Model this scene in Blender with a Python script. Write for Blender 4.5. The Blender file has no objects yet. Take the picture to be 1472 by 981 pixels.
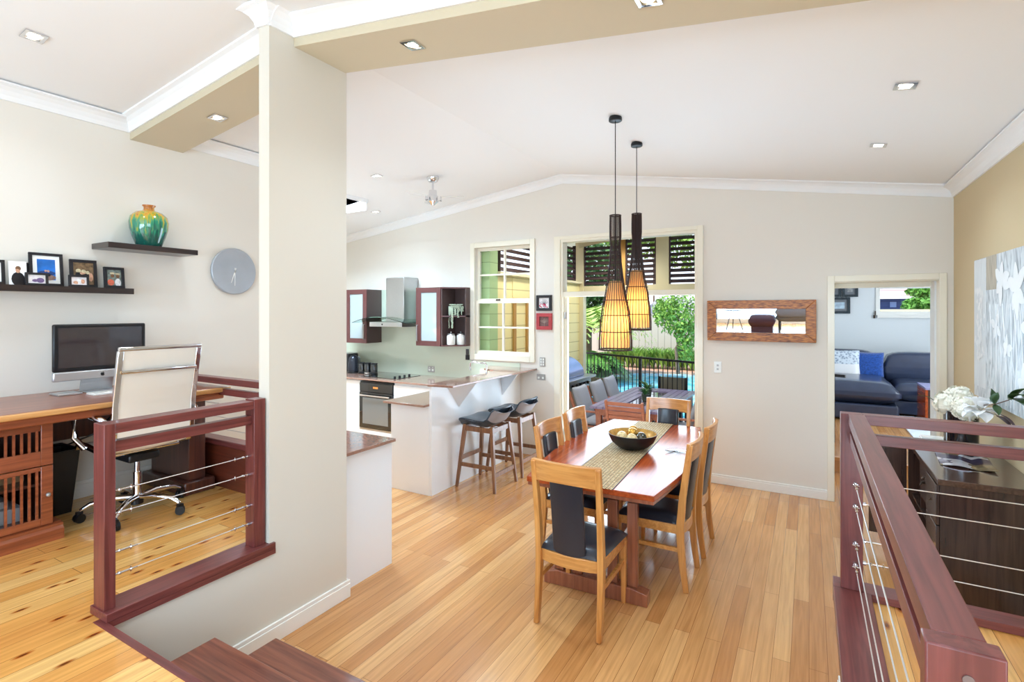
import bpy, bmesh, math, random
from mathutils import Vector, Matrix, Euler
R = random.Random(7)
PI = math.pi
sc = bpy.context.scene
COL = sc.collection

# ------------------------------------------------------------------ materials
MATS = {}
def _new(name):
    m = bpy.data.materials.new(name); m.use_nodes = True
    nt = m.node_tree; b = nt.nodes['Principled BSDF']
    MATS[name] = m
    return m, nt, b
def srgb(c):
    return tuple(((v/255/12.92) if v/255 <= .04045 else ((v/255+.055)/1.055)**2.4) for v in c) + (1,)
def mat(name, rgb, rough=.5, metal=0, coat=0, var=0, scale=8, bump=0, bscale=60, stretch=(1,1,1), trans=0, emis=None, es=1, alpha=1, spec=.5, sheen=0, ior=1.45):
    m, nt, b = _new(name)
    col = srgb(rgb)
    b.inputs['Base Color'].default_value = col
    b.inputs['Roughness'].default_value = rough
    b.inputs['Metallic'].default_value = metal
    b.inputs['Coat Weight'].default_value = coat
    b.inputs['Coat Roughness'].default_value = .08
    b.inputs['Specular IOR Level'].default_value = spec
    b.inputs['IOR'].default_value = ior
    b.inputs['Transmission Weight'].default_value = trans
    b.inputs['Alpha'].default_value = alpha
    b.inputs['Sheen Weight'].default_value = sheen
    if emis:
        b.inputs['Emission Color'].default_value = srgb(emis); b.inputs['Emission Strength'].default_value = es
    if var or bump:
        tc = nt.nodes.new('ShaderNodeTexCoord'); mp = nt.nodes.new('ShaderNodeMapping')
        mp.inputs['Scale'].default_value = stretch
        nt.links.new(tc.outputs['Object'], mp.inputs['Vector'])
    if var:
        n = nt.nodes.new('ShaderNodeTexNoise'); n.inputs['Scale'].default_value = scale; n.inputs['Detail'].default_value = 6
        nt.links.new(mp.outputs['Vector'], n.inputs['Vector'])
        r = nt.nodes.new('ShaderNodeValToRGB')
        r.color_ramp.elements[0].position = .3; r.color_ramp.elements[1].position = .7
        r.color_ramp.elements[0].color = tuple(max(0, v*(1-var)) for v in col[:3]) + (1,)
        r.color_ramp.elements[1].color = tuple(min(1, v*(1+var)) for v in col[:3]) + (1,)
        nt.links.new(n.outputs['Fac'], r.inputs['Fac']); nt.links.new(r.outputs['Color'], b.inputs['Base Color'])
    if bump:
        n2 = nt.nodes.new('ShaderNodeTexNoise'); n2.inputs['Scale'].default_value = bscale; n2.inputs['Detail'].default_value = 4
        nt.links.new(mp.outputs['Vector'], n2.inputs['Vector'])
        bp = nt.nodes.new('ShaderNodeBump'); bp.inputs['Strength'].default_value = bump; bp.inputs['Distance'].default_value = .01
        nt.links.new(n2.outputs['Fac'], bp.inputs['Height']); nt.links.new(bp.outputs['Normal'], b.inputs['Normal'])
    return m

def wood(name, a, c, rough=.3, coat=.3, axis='x', scale=3, knots=False, rings=14, spec=.5):
    """wood grain running along one axis (object space)"""
    m, nt, b = _new(name)
    b.inputs['Roughness'].default_value = rough; b.inputs['Coat Weight'].default_value = coat; b.inputs['Coat Roughness'].default_value = .1; b.inputs['Specular IOR Level'].default_value = spec
    tc = nt.nodes.new('ShaderNodeTexCoord'); mp = nt.nodes.new('ShaderNodeMapping')
    s = {'x': (.7, rings, rings), 'y': (rings, .7, rings), 'z': (rings, rings, .7)}[axis]
    mp.inputs['Scale'].default_value = s
    n = nt.nodes.new('ShaderNodeTexNoise'); n.inputs['Scale'].default_value = scale; n.inputs['Detail'].default_value = 8; n.inputs['Distortion'].default_value = .6
    r = nt.nodes.new('ShaderNodeValToRGB')
    r.color_ramp.elements[0].position = .32; r.color_ramp.elements[1].position = .68
    r.color_ramp.elements[0].color = srgb(a); r.color_ramp.elements[1].color = srgb(c)
    nt.links.new(tc.outputs['Object'], mp.inputs['Vector']); nt.links.new(mp.outputs['Vector'], n.inputs['Vector'])
    nt.links.new(n.outputs['Fac'], r.inputs['Fac']); nt.links.new(r.outputs['Color'], b.inputs['Base Color'])
    bp = nt.nodes.new('ShaderNodeBump'); bp.inputs['Strength'].default_value = .08; bp.inputs['Distance'].default_value = .004
    nt.links.new(n.outputs['Fac'], bp.inputs['Height']); nt.links.new(bp.outputs['Normal'], b.inputs['Normal'])
    return m

def boards(name, c1, c2, c3, bw=.085, bl=1.9, knot=0, rough=.22, gap=(110, 62, 25)):
    """floor boards running along world Y"""
    m, nt, b = _new(name)
    N = nt.nodes.new; Lk = nt.links.new
    tc = N('ShaderNodeTexCoord'); sep = N('ShaderNodeSeparateXYZ'); cmb = N('ShaderNodeCombineXYZ')
    Lk(tc.outputs['Object'], sep.inputs[0]); Lk(sep.outputs['Y'], cmb.inputs['X']); Lk(sep.outputs['X'], cmb.inputs['Y'])
    br = N('ShaderNodeTexBrick'); Lk(cmb.outputs[0], br.inputs['Vector'])
    br.inputs['Scale'].default_value = 1; br.inputs['Brick Width'].default_value = bl; br.inputs['Row Height'].default_value = bw
    br.inputs['Mortar Size'].default_value = .0011; br.inputs['Mortar Smooth'].default_value = .3; br.inputs['Bias'].default_value = 0
    br.offset = .37; br.offset_frequency = 2
    br.inputs['Color1'].default_value = (0, 0, 0, 1); br.inputs['Color2'].default_value = (1, 1, 1, 1); br.inputs['Mortar'].default_value = (.5, .5, .5, 1)
    ramp = N('ShaderNodeValToRGB'); e = ramp.color_ramp.elements
    e[0].color = srgb(c1); e[1].color = srgb(c3); x = e.new(.5); x.color = srgb(c2)
    Lk(br.outputs['Color'], ramp.inputs['Fac'])
    # grain
    mp = N('ShaderNodeMapping'); mp.inputs['Scale'].default_value = (26, 1.1, 1); Lk(tc.outputs['Object'], mp.inputs['Vector'])
    no = N('ShaderNodeTexNoise'); no.inputs['Scale'].default_value = 2.2; no.inputs['Detail'].default_value = 7; no.inputs['Distortion'].default_value = .5
    Lk(mp.outputs[0], no.inputs['Vector'])
    r2 = N('ShaderNodeValToRGB'); r2.color_ramp.elements[0].position = .3; r2.color_ramp.elements[1].position = .7
    r2.color_ramp.elements[0].color = (.72, .66, .58, 1); r2.color_ramp.elements[1].color = (1.06, 1.04, 1.02, 1)
    Lk(no.outputs['Fac'], r2.inputs['Fac'])
    mx = N('ShaderNodeMix'); mx.data_type = 'RGBA'; mx.blend_type = 'MULTIPLY'; mx.inputs[0].default_value = .8
    Lk(ramp.outputs[0], mx.inputs[6]); Lk(r2.outputs[0], mx.inputs[7])
    last = mx.outputs[2]
    if knot:
        m3 = N('ShaderNodeMapping'); m3.inputs['Scale'].default_value = (9, 3.0, 1); Lk(tc.outputs['Object'], m3.inputs['Vector'])
        vo = N('ShaderNodeTexVoronoi'); vo.voronoi_dimensions = '2D'; vo.inputs['Scale'].default_value = .95; Lk(m3.outputs[0], vo.inputs['Vector'])
        r3 = N('ShaderNodeValToRGB'); q = r3.color_ramp.elements
        q[0].position = .035; q[0].color = srgb((112, 54, 18)); q[1].position = .12; q[1].color = (1, 1, 1, 1)
        y = q.new(.06); y.color = srgb((196, 140, 84))
        Lk(vo.outputs['Distance'], r3.inputs['Fac'])
        m4 = N('ShaderNodeMix'); m4.data_type = 'RGBA'; m4.blend_type = 'MULTIPLY'; m4.inputs[0].default_value = knot
        Lk(last, m4.inputs[6]); Lk(r3.outputs[0], m4.inputs[7]); last = m4.outputs[2]
    m5 = N('ShaderNodeMix'); m5.data_type = 'RGBA'; m5.inputs[7].default_value = srgb(gap)
    Lk(br.outputs['Fac'], m5.inputs[0]); Lk(last, m5.inputs[6]); Lk(m5.outputs[2], b.inputs['Base Color'])
    b.inputs['Roughness'].default_value = rough
    b.inputs['Coat Weight'].default_value = .35; b.inputs['Coat Roughness'].default_value = .12
    n4 = N('ShaderNodeTexNoise'); n4.inputs['Scale'].default_value = 3.5; Lk(tc.outputs['Object'], n4.inputs['Vector'])
    bp = N('ShaderNodeBump'); bp.inputs['Strength'].default_value = .12; bp.inputs['Distance'].default_value = .02
    Lk(n4.outputs['Fac'], bp.inputs['Height']); Lk(bp.outputs[0], b.inputs['Normal'])
    return m

def lines(name, rgb, rgb2, pitch, axis='Z', width=.06, rough=.6, bump=.5):
    """flat boards with fine shadow grooves every pitch metres"""
    m, nt, b = _new(name); N = nt.nodes.new; Lk = nt.links.new
    tc = N('ShaderNodeTexCoord'); sep = N('ShaderNodeSeparateXYZ'); Lk(tc.outputs['Object'], sep.inputs[0])
    d = N('ShaderNodeMath'); d.operation = 'DIVIDE'; d.inputs[1].default_value = pitch; Lk(sep.outputs[axis], d.inputs[0])
    fr = N('ShaderNodeMath'); fr.operation = 'FRACT'; Lk(d.outputs[0], fr.inputs[0])
    r = N('ShaderNodeValToRGB'); r.color_ramp.interpolation = 'LINEAR'
    r.color_ramp.elements[0].position = 0; r.color_ramp.elements[0].color = srgb(rgb2)
    r.color_ramp.elements[1].position = width; r.color_ramp.elements[1].color = srgb(rgb)
    Lk(fr.outputs[0], r.inputs['Fac']); Lk(r.outputs[0], b.inputs['Base Color'])
    bp = N('ShaderNodeBump'); bp.inputs['Strength'].default_value = bump; bp.inputs['Distance'].default_value = .01
    Lk(fr.outputs[0], bp.inputs['Height']); Lk(bp.outputs[0], b.inputs['Normal'])
    b.inputs['Roughness'].default_value = rough
    return m

WALL = mat('wall_paint', (229, 223, 213), .75, bump=.02, bscale=300)
WALLB = mat('beige_beam_paint', (216, 209, 196), .75)
BEAMP = mat('tan_beam_paint', (204, 192, 166), .75)
WALLR = mat('khaki_wall_paint', (206, 188, 152), .75)
CEIL = mat('ceiling_white', (240, 240, 240), .8)
TRIM = mat('white_gloss_trim', (240, 238, 232), .35, coat=.2)
CREAM = mat('cream_trim', (238, 232, 214), .4, coat=.2)
FARW = mat('far_room_paint', (228, 232, 234), .8)
LAM = mat('white_cabinet_laminate', (238, 240, 243), .22, coat=.3)
FLOOR = boards('honey_hardwood_boards', (194, 134, 78), (212, 156, 98), (226, 176, 118), knot=.0, rough=.25)
PINE = boards('knotty_pine_boards', (222, 156, 82), (234, 176, 98), (242, 196, 126), bw=.11, knot=.95, rough=.22)
RAILW = wood('dark_red_stained_timber', (92, 40, 38), (124, 62, 58), .38, .25, 'y', 4)
RAILX = wood('dark_red_timber_crosswise', (92, 40, 38), (124, 62, 58), .38, .25, 'x', 4)
RAILZ = wood('dark_red_timber_upright', (92, 40, 38), (124, 62, 58), .38, .25, 'z', 4)
TREAD = wood('merbau_tread', (98, 52, 40), (142, 84, 64), .35, .25, 'x', 3)
DESKY = wood('worn_orange_mahogany', (118, 56, 32), (160, 86, 52), .3, .4, 'y', 3)
DESKZ = wood('worn_mahogany_upright', (116, 54, 32), (158, 84, 52), .35, .3, 'z', 3)
DESKE = wood('worn_pale_desk_edge', (190, 130, 74), (222, 168, 106), .35, .3, 'y', 4)
DESKD = wood('dark_mahogany', (66, 34, 28), (92, 50, 38), .3, .4, 'z', 3)
TABLE = wood('polished_red_jarrah', (142, 58, 28), (186, 88, 44), .2, .0, 'y', 2.4, spec=.3)
TABLEG = wood('jarrah_legs', (122, 66, 44), (160, 96, 66), .3, .3, 'z', 3)
OAK = wood('honey_oak_chair', (188, 122, 58), (220, 158, 88), .3, .35, 'z', 3)
OAKX = wood('honey_oak_crosswise', (188, 122, 58), (220, 158, 88), .3, .35, 'x', 3)
WALNUT = wood('walnut_stool_legs', (108, 70, 46), (142, 98, 68), .35, .25, 'z', 3)
LEATHER = mat('black_leather', (38, 40, 48), .32, coat=.15, bump=.06, bscale=120, spec=.6)
BLUEL = mat('charcoal_vinyl', (62, 74, 86), .38, coat=.1, bump=.03, bscale=150)
GREYL = mat('grey_vinyl_underside', (150, 150, 158), .4)
CHROME = mat('chrome', (225, 225, 228), .08, 1)
STEEL = mat('brushed_steel', (190, 190, 190), .3, 1, var=.06, scale=20, stretch=(1, 1, 30))
WIRE = mat('stainless_cable', (230, 228, 225), .3, .7)
BLACK = mat('black_plastic', (22, 22, 25), .35)
BLKG = mat('black_glass', (16, 18, 20), .03, coat=1)
SHELF = wood('black_brown_shelf_timber', (34, 24, 24), (52, 38, 36), .3, .3, 'y', 4)
MAROON = mat('dark_maroon_cabinet', (92, 50, 48), .35, coat=.2, var=.06, scale=3, stretch=(1, 1, .1))
INNER = mat('dark_brown_cabinet_side', (84, 66, 64), .4)
STONE = mat('brown_stone_benchtop', (158, 122, 106), .1, coat=.6, var=.16, scale=60)
STONEE = mat('dark_benchtop_edge', (96, 66, 58), .2, coat=.4)
SPLASH = mat('pale_green_glass', (206, 216, 196), .08, coat=.8)
FROST = mat('frosted_cabinet_glass', (196, 212, 214), .25, coat=.5, var=.05, scale=2, stretch=(40, 40, 1))
def pane_glass():
    m, nt, b = _new('thin_window_glass'); nt.nodes.remove(b); N = nt.nodes.new
    o = [n for n in nt.nodes if n.type == 'OUTPUT_MATERIAL'][0]
    t = N('ShaderNodeBsdfTransparent'); g = N('ShaderNodeBsdfGlossy'); g.inputs['Roughness'].default_value = .02
    w = N('ShaderNodeLayerWeight'); w.inputs['Blend'].default_value = .5; f = N('ShaderNodeMath'); f.operation = 'POWER'; f.inputs[1].default_value = 6; nt.links.new(w.outputs['Facing'], f.inputs[0]); x = N('ShaderNodeMixShader')
    nt.links.new(f.outputs[0], x.inputs[0]); nt.links.new(t.outputs[0], x.inputs[1]); nt.links.new(g.outputs[0], x.inputs[2]); nt.links.new(x.outputs[0], o.inputs['Surface'])
    return m
GLASS = pane_glass()
SOLIDGLASS = mat('solid_clear_glass', (255, 255, 255), .0, trans=1, ior=1.45)
HGLASS = mat('green_tinted_glass', (190, 225, 210), .02, trans=1)
WHITE = mat('white_ceramic', (240, 241, 236), .25, coat=.4)
PAPER = mat('white_paper', (245, 245, 242), .7)
GREYP = mat('grey_metal_plate', (168, 166, 162), .35, .4)
CLOCKM = mat('zinc_clock_face', (172, 178, 186), .4, .35, var=.08, scale=5)
MESHW = mat('cream_mesh_fabric', (232, 224, 212), .7, bump=.1, bscale=500)
ALU = mat('aluminium', (205, 207, 210), .35, .85)
MIRROR = mat('mirror_glass', (214, 218, 222), .01, 1)
def rustic():
    m, nt, b = _new('rustic_brown_frame'); N = nt.nodes.new; Lk = nt.links.new
    tc = N('ShaderNodeTexCoord'); mp = N('ShaderNodeMapping'); mp.inputs['Scale'].default_value = (4, 4, 22); Lk(tc.outputs['Object'], mp.inputs[0])
    n = N('ShaderNodeTexNoise'); n.inputs['Scale'].default_value = 5; n.inputs['Detail'].default_value = 9; Lk(mp.outputs[0], n.inputs['Vector'])
    r = N('ShaderNodeValToRGB'); e = r.color_ramp.elements
    e[0].position = .3; e[0].color = srgb((64, 28, 12)); e[1].position = .68; e[1].color = srgb((204, 134, 60)); x = e.new(.47); x.color = srgb((160, 92, 38))
    Lk(n.outputs['Fac'], r.inputs[0]); Lk(r.outputs[0], b.inputs['Base Color']); b.inputs['Roughness'].default_value = .4
    return m
RUSTIC = rustic()
def weave():
    m, nt, b = _new('woven_geometric_runner'); N = nt.nodes.new; Lk = nt.links.new
    tc = N('ShaderNodeTexCoord'); mp = N('ShaderNodeMapping'); mp.inputs['Rotation'].default_value = (0, 0, .785); mp.inputs['Scale'].default_value = (52, 52, 1)
    Lk(tc.outputs['Object'], mp.inputs[0])
    br = N('ShaderNodeTexBrick'); br.inputs['Scale'].default_value = 1; br.inputs['Brick Width'].default_value = 1.6; br.inputs['Row Height'].default_value = .8
    br.inputs['Mortar Size'].default_value = .13; br.inputs['Color1'].default_value = srgb((232, 212, 168)); br.inputs['Color2'].default_value = srgb((206, 176, 128)); br.inputs['Mortar'].default_value = srgb((50, 34, 34))
    Lk(mp.outputs[0], br.inputs['Vector']); Lk(br.outputs['Color'], b.inputs['Base Color']); b.inputs['Roughness'].default_value = .85
    return m
WEAVE = weave()
def vase_glaze():
    m, nt, b = _new('green_drip_glaze'); N = nt.nodes.new; Lk = nt.links.new
    tc = N('ShaderNodeTexCoord'); mp = N('ShaderNodeMapping'); mp.inputs['Scale'].default_value = (46, 46, 1.2); Lk(tc.outputs['Object'], mp.inputs[0])
    n = N('ShaderNodeTexNoise'); n.inputs['Scale'].default_value = 1.3; n.inputs['Detail'].default_value = 3; Lk(mp.outputs[0], n.inputs['Vector'])
    sep = N('ShaderNodeSeparateXYZ'); Lk(tc.outputs['Object'], sep.inputs[0])
    a = N('ShaderNodeMath'); a.operation = 'MULTIPLY_ADD'; a.inputs[1].default_value = 3.0; a.inputs[2].default_value = -.66; Lk(sep.outputs['Z'], a.inputs[0])
    s = N('ShaderNodeMath'); s.operation = 'ADD'; Lk(a.outputs[0], s.inputs[0])
    k = N('ShaderNodeMath'); k.operation = 'MULTIPLY'; k.inputs[1].default_value = 1.35; Lk(n.outputs['Fac'], k.inputs[0]); Lk(k.outputs[0], s.inputs[1])
    r = N('ShaderNodeValToRGB'); e = r.color_ramp.elements
    e[0].position = .25; e[0].color = srgb((6, 84, 74)); e[1].position = 1; e[1].color = srgb((170, 96, 30))
    x = e.new(.48); x.color = srgb((22, 138, 104)); y = e.new(.66); y.color = srgb((150, 158, 40)); z = e.new(.82); z.color = srgb((206, 150, 44))
    Lk(s.outputs[0], r.inputs[0]); Lk(r.outputs[0], b.inputs['Base Color']); b.inputs['Roughness'].default_value = .12; b.inputs['Coat Weight'].default_value = .8
    return m
GLAZE = vase_glaze()
DARKSB = wood('espresso_sideboard', (50, 34, 30), (74, 52, 44), .22, .5, 'z', 3)
DARKST = wood('espresso_sideboard_top', (60, 40, 34), (86, 60, 50), .16, .7, 'y', 3)
BRONZE = mat('dark_bronze', (70, 58, 48), .35, .8)
SOFA = mat('navy_leather', (46, 56, 80), .28, coat=.35, var=.15, scale=4, bump=.25, bscale=9)
FURB = mat('royal_blue_fur', (24, 72, 150), .9, var=.4, scale=40, bump=.6, bscale=120, sheen=.5)
def two_tone():
    m, nt, b = _new('silver_blue_and_white_quilting'); N = nt.nodes.new; Lk = nt.links.new
    tc = N('ShaderNodeTexCoord'); sep = N('ShaderNodeSeparateXYZ'); Lk(tc.outputs['Object'], sep.inputs[0])
    g = N('ShaderNodeMath'); g.operation = 'GREATER_THAN'; g.inputs[1].default_value = .93; Lk(sep.outputs['Z'], g.inputs[0])
    vo = N('ShaderNodeTexVoronoi'); vo.inputs['Scale'].default_value = 26; Lk(tc.outputs['Object'], vo.inputs['Vector'])
    r = N('ShaderNodeValToRGB'); r.color_ramp.elements[0].color = srgb((70, 96, 130)); r.color_ramp.elements[1].color = srgb((206, 216, 226)); r.color_ramp.elements[1].position = .6; Lk(vo.outputs['Distance'], r.inputs[0])
    x = N('ShaderNodeMix'); x.data_type = 'RGBA'; x.inputs[6].default_value = srgb((226, 226, 228)); Lk(g.outputs[0], x.inputs[0]); Lk(r.outputs[0], x.inputs[7]); Lk(x.outputs[2], b.inputs['Base Color'])
    bp = N('ShaderNodeBump'); bp.inputs['Strength'].default_value = .5; v2 = N('ShaderNodeTexVoronoi'); v2.inputs['Scale'].default_value = 12; Lk(tc.outputs['Object'], v2.inputs['Vector']); Lk(v2.outputs['Distance'], bp.inputs['Height']); Lk(bp.outputs[0], b.inputs['Normal'])
    b.inputs['Roughness'].default_value = .6
    return m
QUILT = two_tone()
GOLD = mat('gold_leaf', (206, 160, 84), .35, .25, var=.2, scale=30)
def lampshade():
    m, nt, b = _new('warm_parchment_shade'); nt.nodes.remove(b); N = nt.nodes.new
    o = [n for n in nt.nodes if n.type == 'OUTPUT_MATERIAL'][0]
    d = N('ShaderNodeBsdfDiffuse'); t = N('ShaderNodeBsdfTranslucent'); x = N('ShaderNodeMixShader'); x.inputs[0].default_value = .6
    d.inputs[0].default_value = srgb((248, 214, 160)); t.inputs[0].default_value = srgb((252, 200, 128))
    nt.links.new(d.outputs[0], x.inputs[1]); nt.links.new(t.outputs[0], x.inputs[2]); nt.links.new(x.outputs[0], o.inputs['Surface'])
    return m
LAMPSH = lampshade()
RATTAN = mat('dark_rattan', (48, 28, 24), .5)
EMIT = mat('lamp_glow', (255, 250, 240), .5, emis=(255, 246, 228), es=9)
FLOWER = mat('cream_petals', (250, 247, 232), .6)
LEAFD = mat('dark_green_leaf', (58, 84, 42), .4, var=.3, scale=20)
STEM = mat('brown_stem', (92, 66, 52), .6)
# outdoors
BOARDW = lines('cream_weatherboards', (232, 218, 158), (160, 144, 96), .18, 'Z', .1)
GREENB = lines('pale_green_weatherboards', (166, 192, 138), (112, 136, 90), .18, 'Z', .08)
DECKM = mat('sandstone_patio', (206, 196, 180), .7, var=.1, scale=6)
SLAT = mat('dark_brown_louvre', (62, 44, 42), .6)
POSTB = mat('cream_beam', (214, 204, 168), .6)
POSTO = mat('amber_post', (176, 132, 66), .6)
PURP = mat('plum_stained_timber', (138, 124, 156), .35, coat=.3, var=.12, scale=5, stretch=(8, 1, 8))
TEAK = mat('red_teak', (176, 112, 88), .5, var=.15, scale=6, stretch=(8, 1, 8))
CUSHG = mat('slate_cushion', (160, 166, 180), .8, bump=.2, bscale=40)
OLIVE = mat('olive_sling_fabric', (112, 110, 98), .8)
def water():
    m, nt, b = _new('pool_water'); N = nt.nodes.new
    b.inputs['Base Color'].default_value = srgb((70, 186, 214)); b.inputs['Roughness'].default_value = .05
    tc = N('ShaderNodeTexCoord'); n = N('ShaderNodeTexNoise'); n.inputs['Scale'].default_value = 3; nt.links.new(tc.outputs['Object'], n.inputs['Vector'])
    r = N('ShaderNodeValToRGB'); r.color_ramp.elements[0].color = srgb((80, 208, 236)); r.color_ramp.elements[1].color = srgb((180, 240, 250)); r.color_ramp.elements[0].position = .35; r.color_ramp.elements[1].position = .65
    nt.links.new(n.outputs['Fac'], r.inputs[0]); nt.links.new(r.outputs[0], b.inputs['Base Color'])
    bp = N('ShaderNodeBump'); bp.inputs['Strength'].default_value = .25; nt.links.new(n.outputs['Fac'], bp.inputs['Height']); nt.links.new(bp.outputs[0], b.inputs['Normal'])
    return m
WATER = water()
PAVER = mat('terracotta_pavers', (206, 160, 136), .8, var=.15, scale=12)
FENCEM = lines('white_ribbed_metal_fence', (196, 188, 172), (140, 134, 120), .24, 'X', .12)
LEAF1 = mat('fresh_green_leaves', (132, 170, 74), .6, var=.45, scale=3)
LEAF2 = mat('mid_green_leaves', (98, 148, 58), .6, var=.5, scale=3)
LEAF3 = mat('yellow_green_fronds', (180, 204, 104), .6, var=.35, scale=4)
LEAF4 = mat('deep_green_leaves', (72, 108, 56), .6, var=.5, scale=3)
BARK = mat('grey_bark', (120, 100, 84), .8, var=.3, scale=8)
ROOFT = lines('pale_tiled_roof', (206, 204, 206), (160, 158, 162), .3, 'X', .2)
ROOFR = lines('pink_tiled_roof', (208, 172, 164), (160, 124, 118), .25, 'Z', .2)
BLUEH = lines('blue_weatherboards', (74, 88, 140), (50, 60, 104), .18, 'Z', .1)

# ------------------------------------------------------------------ geometry helpers
def BM(): return bmesh.new()
def box(bm, x0, x1, y0, y1, z0, z1, M=None):
    vs = [bm.verts.new((x, y, z)) for x in (x0, x1) for y in (y0, y1) for z in (z0, z1)]
    for f in ((0, 1, 3, 2), (4, 6, 7, 5), (0, 4, 5, 1), (2, 3, 7, 6), (0, 2, 6, 4), (1, 5, 7, 3)):
        bm.faces.new([vs[i] for i in f])
    if M is not None: bmesh.ops.transform(bm, matrix=M, verts=vs)
    return bm
def BX(*a, M=None): return box(BM(), *a, M=M)
def cbox(bm, c, s, M=None):
    return box(bm, c[0]-s[0]/2, c[0]+s[0]/2, c[1]-s[1]/2, c[1]+s[1]/2, c[2]-s[2]/2, c[2]+s[2]/2, M)
def prism(bm, poly, a0, a1, axis='z'):
    """poly extruded along axis; poly coords are the other two axes in order"""
    def P(p, a):
        return {'z': (p[0], p[1], a), 'y': (p[0], a, p[1]), 'x': (a, p[0], p[1])}[axis]
    A = [bm.verts.new(P(p, a0)) for p in poly]; B = [bm.verts.new(P(p, a1)) for p in poly]
    n = len(poly)
    bm.faces.new(A); bm.faces.new(B[::-1])
    for i in range(n): bm.faces.new([A[i], B[i], B[(i+1) % n], A[(i+1) % n]])
    return bm
def sweep(bm, pts, prof, up=(0, 0, 1), closed=False, scales=None):
    """sweep a closed 2-D profile (side, up) along pts"""
    pts = [Vector(p) for p in pts]; n = len(pts); rings = []
    up = Vector(up)
    for i, p in enumerate(pts):
        if closed: t = pts[(i+1) % n]-pts[i-1]
        else: t = pts[min(i+1, n-1)]-pts[max(i-1, 0)]
        t.normalize()
        u = up if abs(t.dot(up)) < .97 else Vector((1, 0, 0)) if abs(t.x) < .9 else Vector((0, 1, 0))
        s = t.cross(u).normalized(); w = s.cross(t).normalized()
        k = scales[i] if scales else 1
        rings.append([bm.verts.new(p + s*a*k + w*b*k) for a, b in prof])
    m = len(prof); rng = range(n if closed else n-1)
    for i in rng:
        A, B = rings[i], rings[(i+1) % n]
        for j in range(m): bm.faces.new([A[j], A[(j+1) % m], B[(j+1) % m], B[j]])
    if not closed:
        bm.faces.new(rings[0][::-1]); bm.faces.new(rings[-1])
    return bm
def tube(bm, pts, r, seg=8, closed=False, scales=None, up=(0, 0, 1)):
    prof = [(r*math.cos(2*PI*k/seg), r*math.sin(2*PI*k/seg)) for k in range(seg)]
    return sweep(bm, pts, prof, up, closed, scales)
def bar(bm, p, q, w, h, up=(0, 0, 1)):
    return sweep(bm, [p, q], [(-w/2, -h/2), (w/2, -h/2), (w/2, h/2), (-w/2, h/2)], up)
def lathe(bm, prof, c=(0, 0, 0), seg=24, M=None, cap=True):
    rings = []; new = []
    for r, z in prof:
        if r < 1e-6:
            v = bm.verts.new((c[0], c[1], c[2]+z)); rings.append([v]); new.append(v)
        else:
            ring = [bm.verts.new((c[0]+r*math.cos(2*PI*k/seg), c[1]+r*math.sin(2*PI*k/seg), c[2]+z)) for k in range(seg)]
            rings.append(ring); new += ring
    for A, B in zip(rings, rings[1:]):
        if len(A) == 1 and len(B) == 1: continue
        for k in range(seg):
            if len(A) == 1: bm.faces.new([A[0], B[k], B[(k+1) % seg]])
            elif len(B) == 1: bm.faces.new([A[k], A[(k+1) % seg], B[0]])
            else: bm.faces.new([A[k], A[(k+1) % seg], B[(k+1) % seg], B[k]])
    if cap and len(rings[0]) > 1: bm.faces.new(rings[0][::-1])
    if cap and len(rings[-1]) > 1: bm.faces.new(rings[-1])
    if M is not None: bmesh.ops.transform(bm, matrix=M, verts=new)
    return bm
def ball(bm, c, s, u=14, v=10):
    if not hasattr(s, '__len__'): s = (s, s, s)
    M = Matrix.Translation(c) @ Matrix.Diagonal((s[0], s[1], s[2], 1))
    bmesh.ops.create_uvsphere(bm, u_segments=u, v_segments=v, radius=1, matrix=M)
    return bm
def surf(bm, fn, nu, nv, thick=0, closed_u=False):
    """grid surface fn(u,v) in 0..1; optional solid thickness along normal"""
    g = [[Vector(fn(i/(nu), j/(nv))) for j in range(nv+1)] for i in range(nu+1)]
    def nrm(i, j):
        a = g[min(i+1, nu)][j]-g[max(i-1, 0)][j]; b = g[i][min(j+1, nv)]-g[i][max(j-1, 0)]
        return a.cross(b).normalized()
    T = [[bm.verts.new(g[i][j]) for j in range(nv+1)] for i in range(nu+1)]
    for i in range(nu):
        for j in range(nv): bm.faces.new([T[i][j], T[i+1][j], T[i+1][j+1], T[i][j+1]])
    if thick:
        B = [[bm.verts.new(g[i][j]-nrm(i, j)*thick) for j in range(nv+1)] for i in range(nu+1)]
        for i in range(nu):
            for j in range(nv): bm.faces.new([B[i][j], B[i][j+1], B[i+1][j+1], B[i+1][j]])
        for i in range(nu):
            bm.faces.new([T[i][0], B[i][0], B[i+1][0], T[i+1][0]]); bm.faces.new([T[i][nv], T[i+1][nv], B[i+1][nv], B[i][nv]])
        for j in range(nv):
            bm.faces.new([T[0][j], T[0][j+1], B[0][j+1], B[0][j]]); bm.faces.new([T[nu][j], B[nu][j], B[nu][j+1], T[nu][j+1]])
    return bm
def pillow(c, sx, sy, sz, M=None, p=.45, nu=14):
    """soft cushion: rounded box whose thickness swells to the middle"""
    bm = BM(); bmesh.ops.create_cube(bm, size=2); bmesh.ops.subdivide_edges(bm, edges=bm.edges[:], cuts=nu-1, use_grid_fill=True)
    for v in bm.verts:
        x, y, z = v.co
        e = max(0, (1-abs(x)**4))**p * max(0, (1-abs(y)**4))**p
        v.co = (x*sx/2*(1-.04*(1-abs(y))), y*sy/2*(1-.04*(1-abs(x))), z*sz/2*(.18+.82*e))
    bmesh.ops.transform(bm, matrix=Matrix.Translation(c) @ (M or Matrix()), verts=bm.verts[:])
    return bm
def rect(w, h): return [(-w/2, -h/2), (w/2, -h/2), (w/2, h/2), (-w/2, h/2)]

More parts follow.
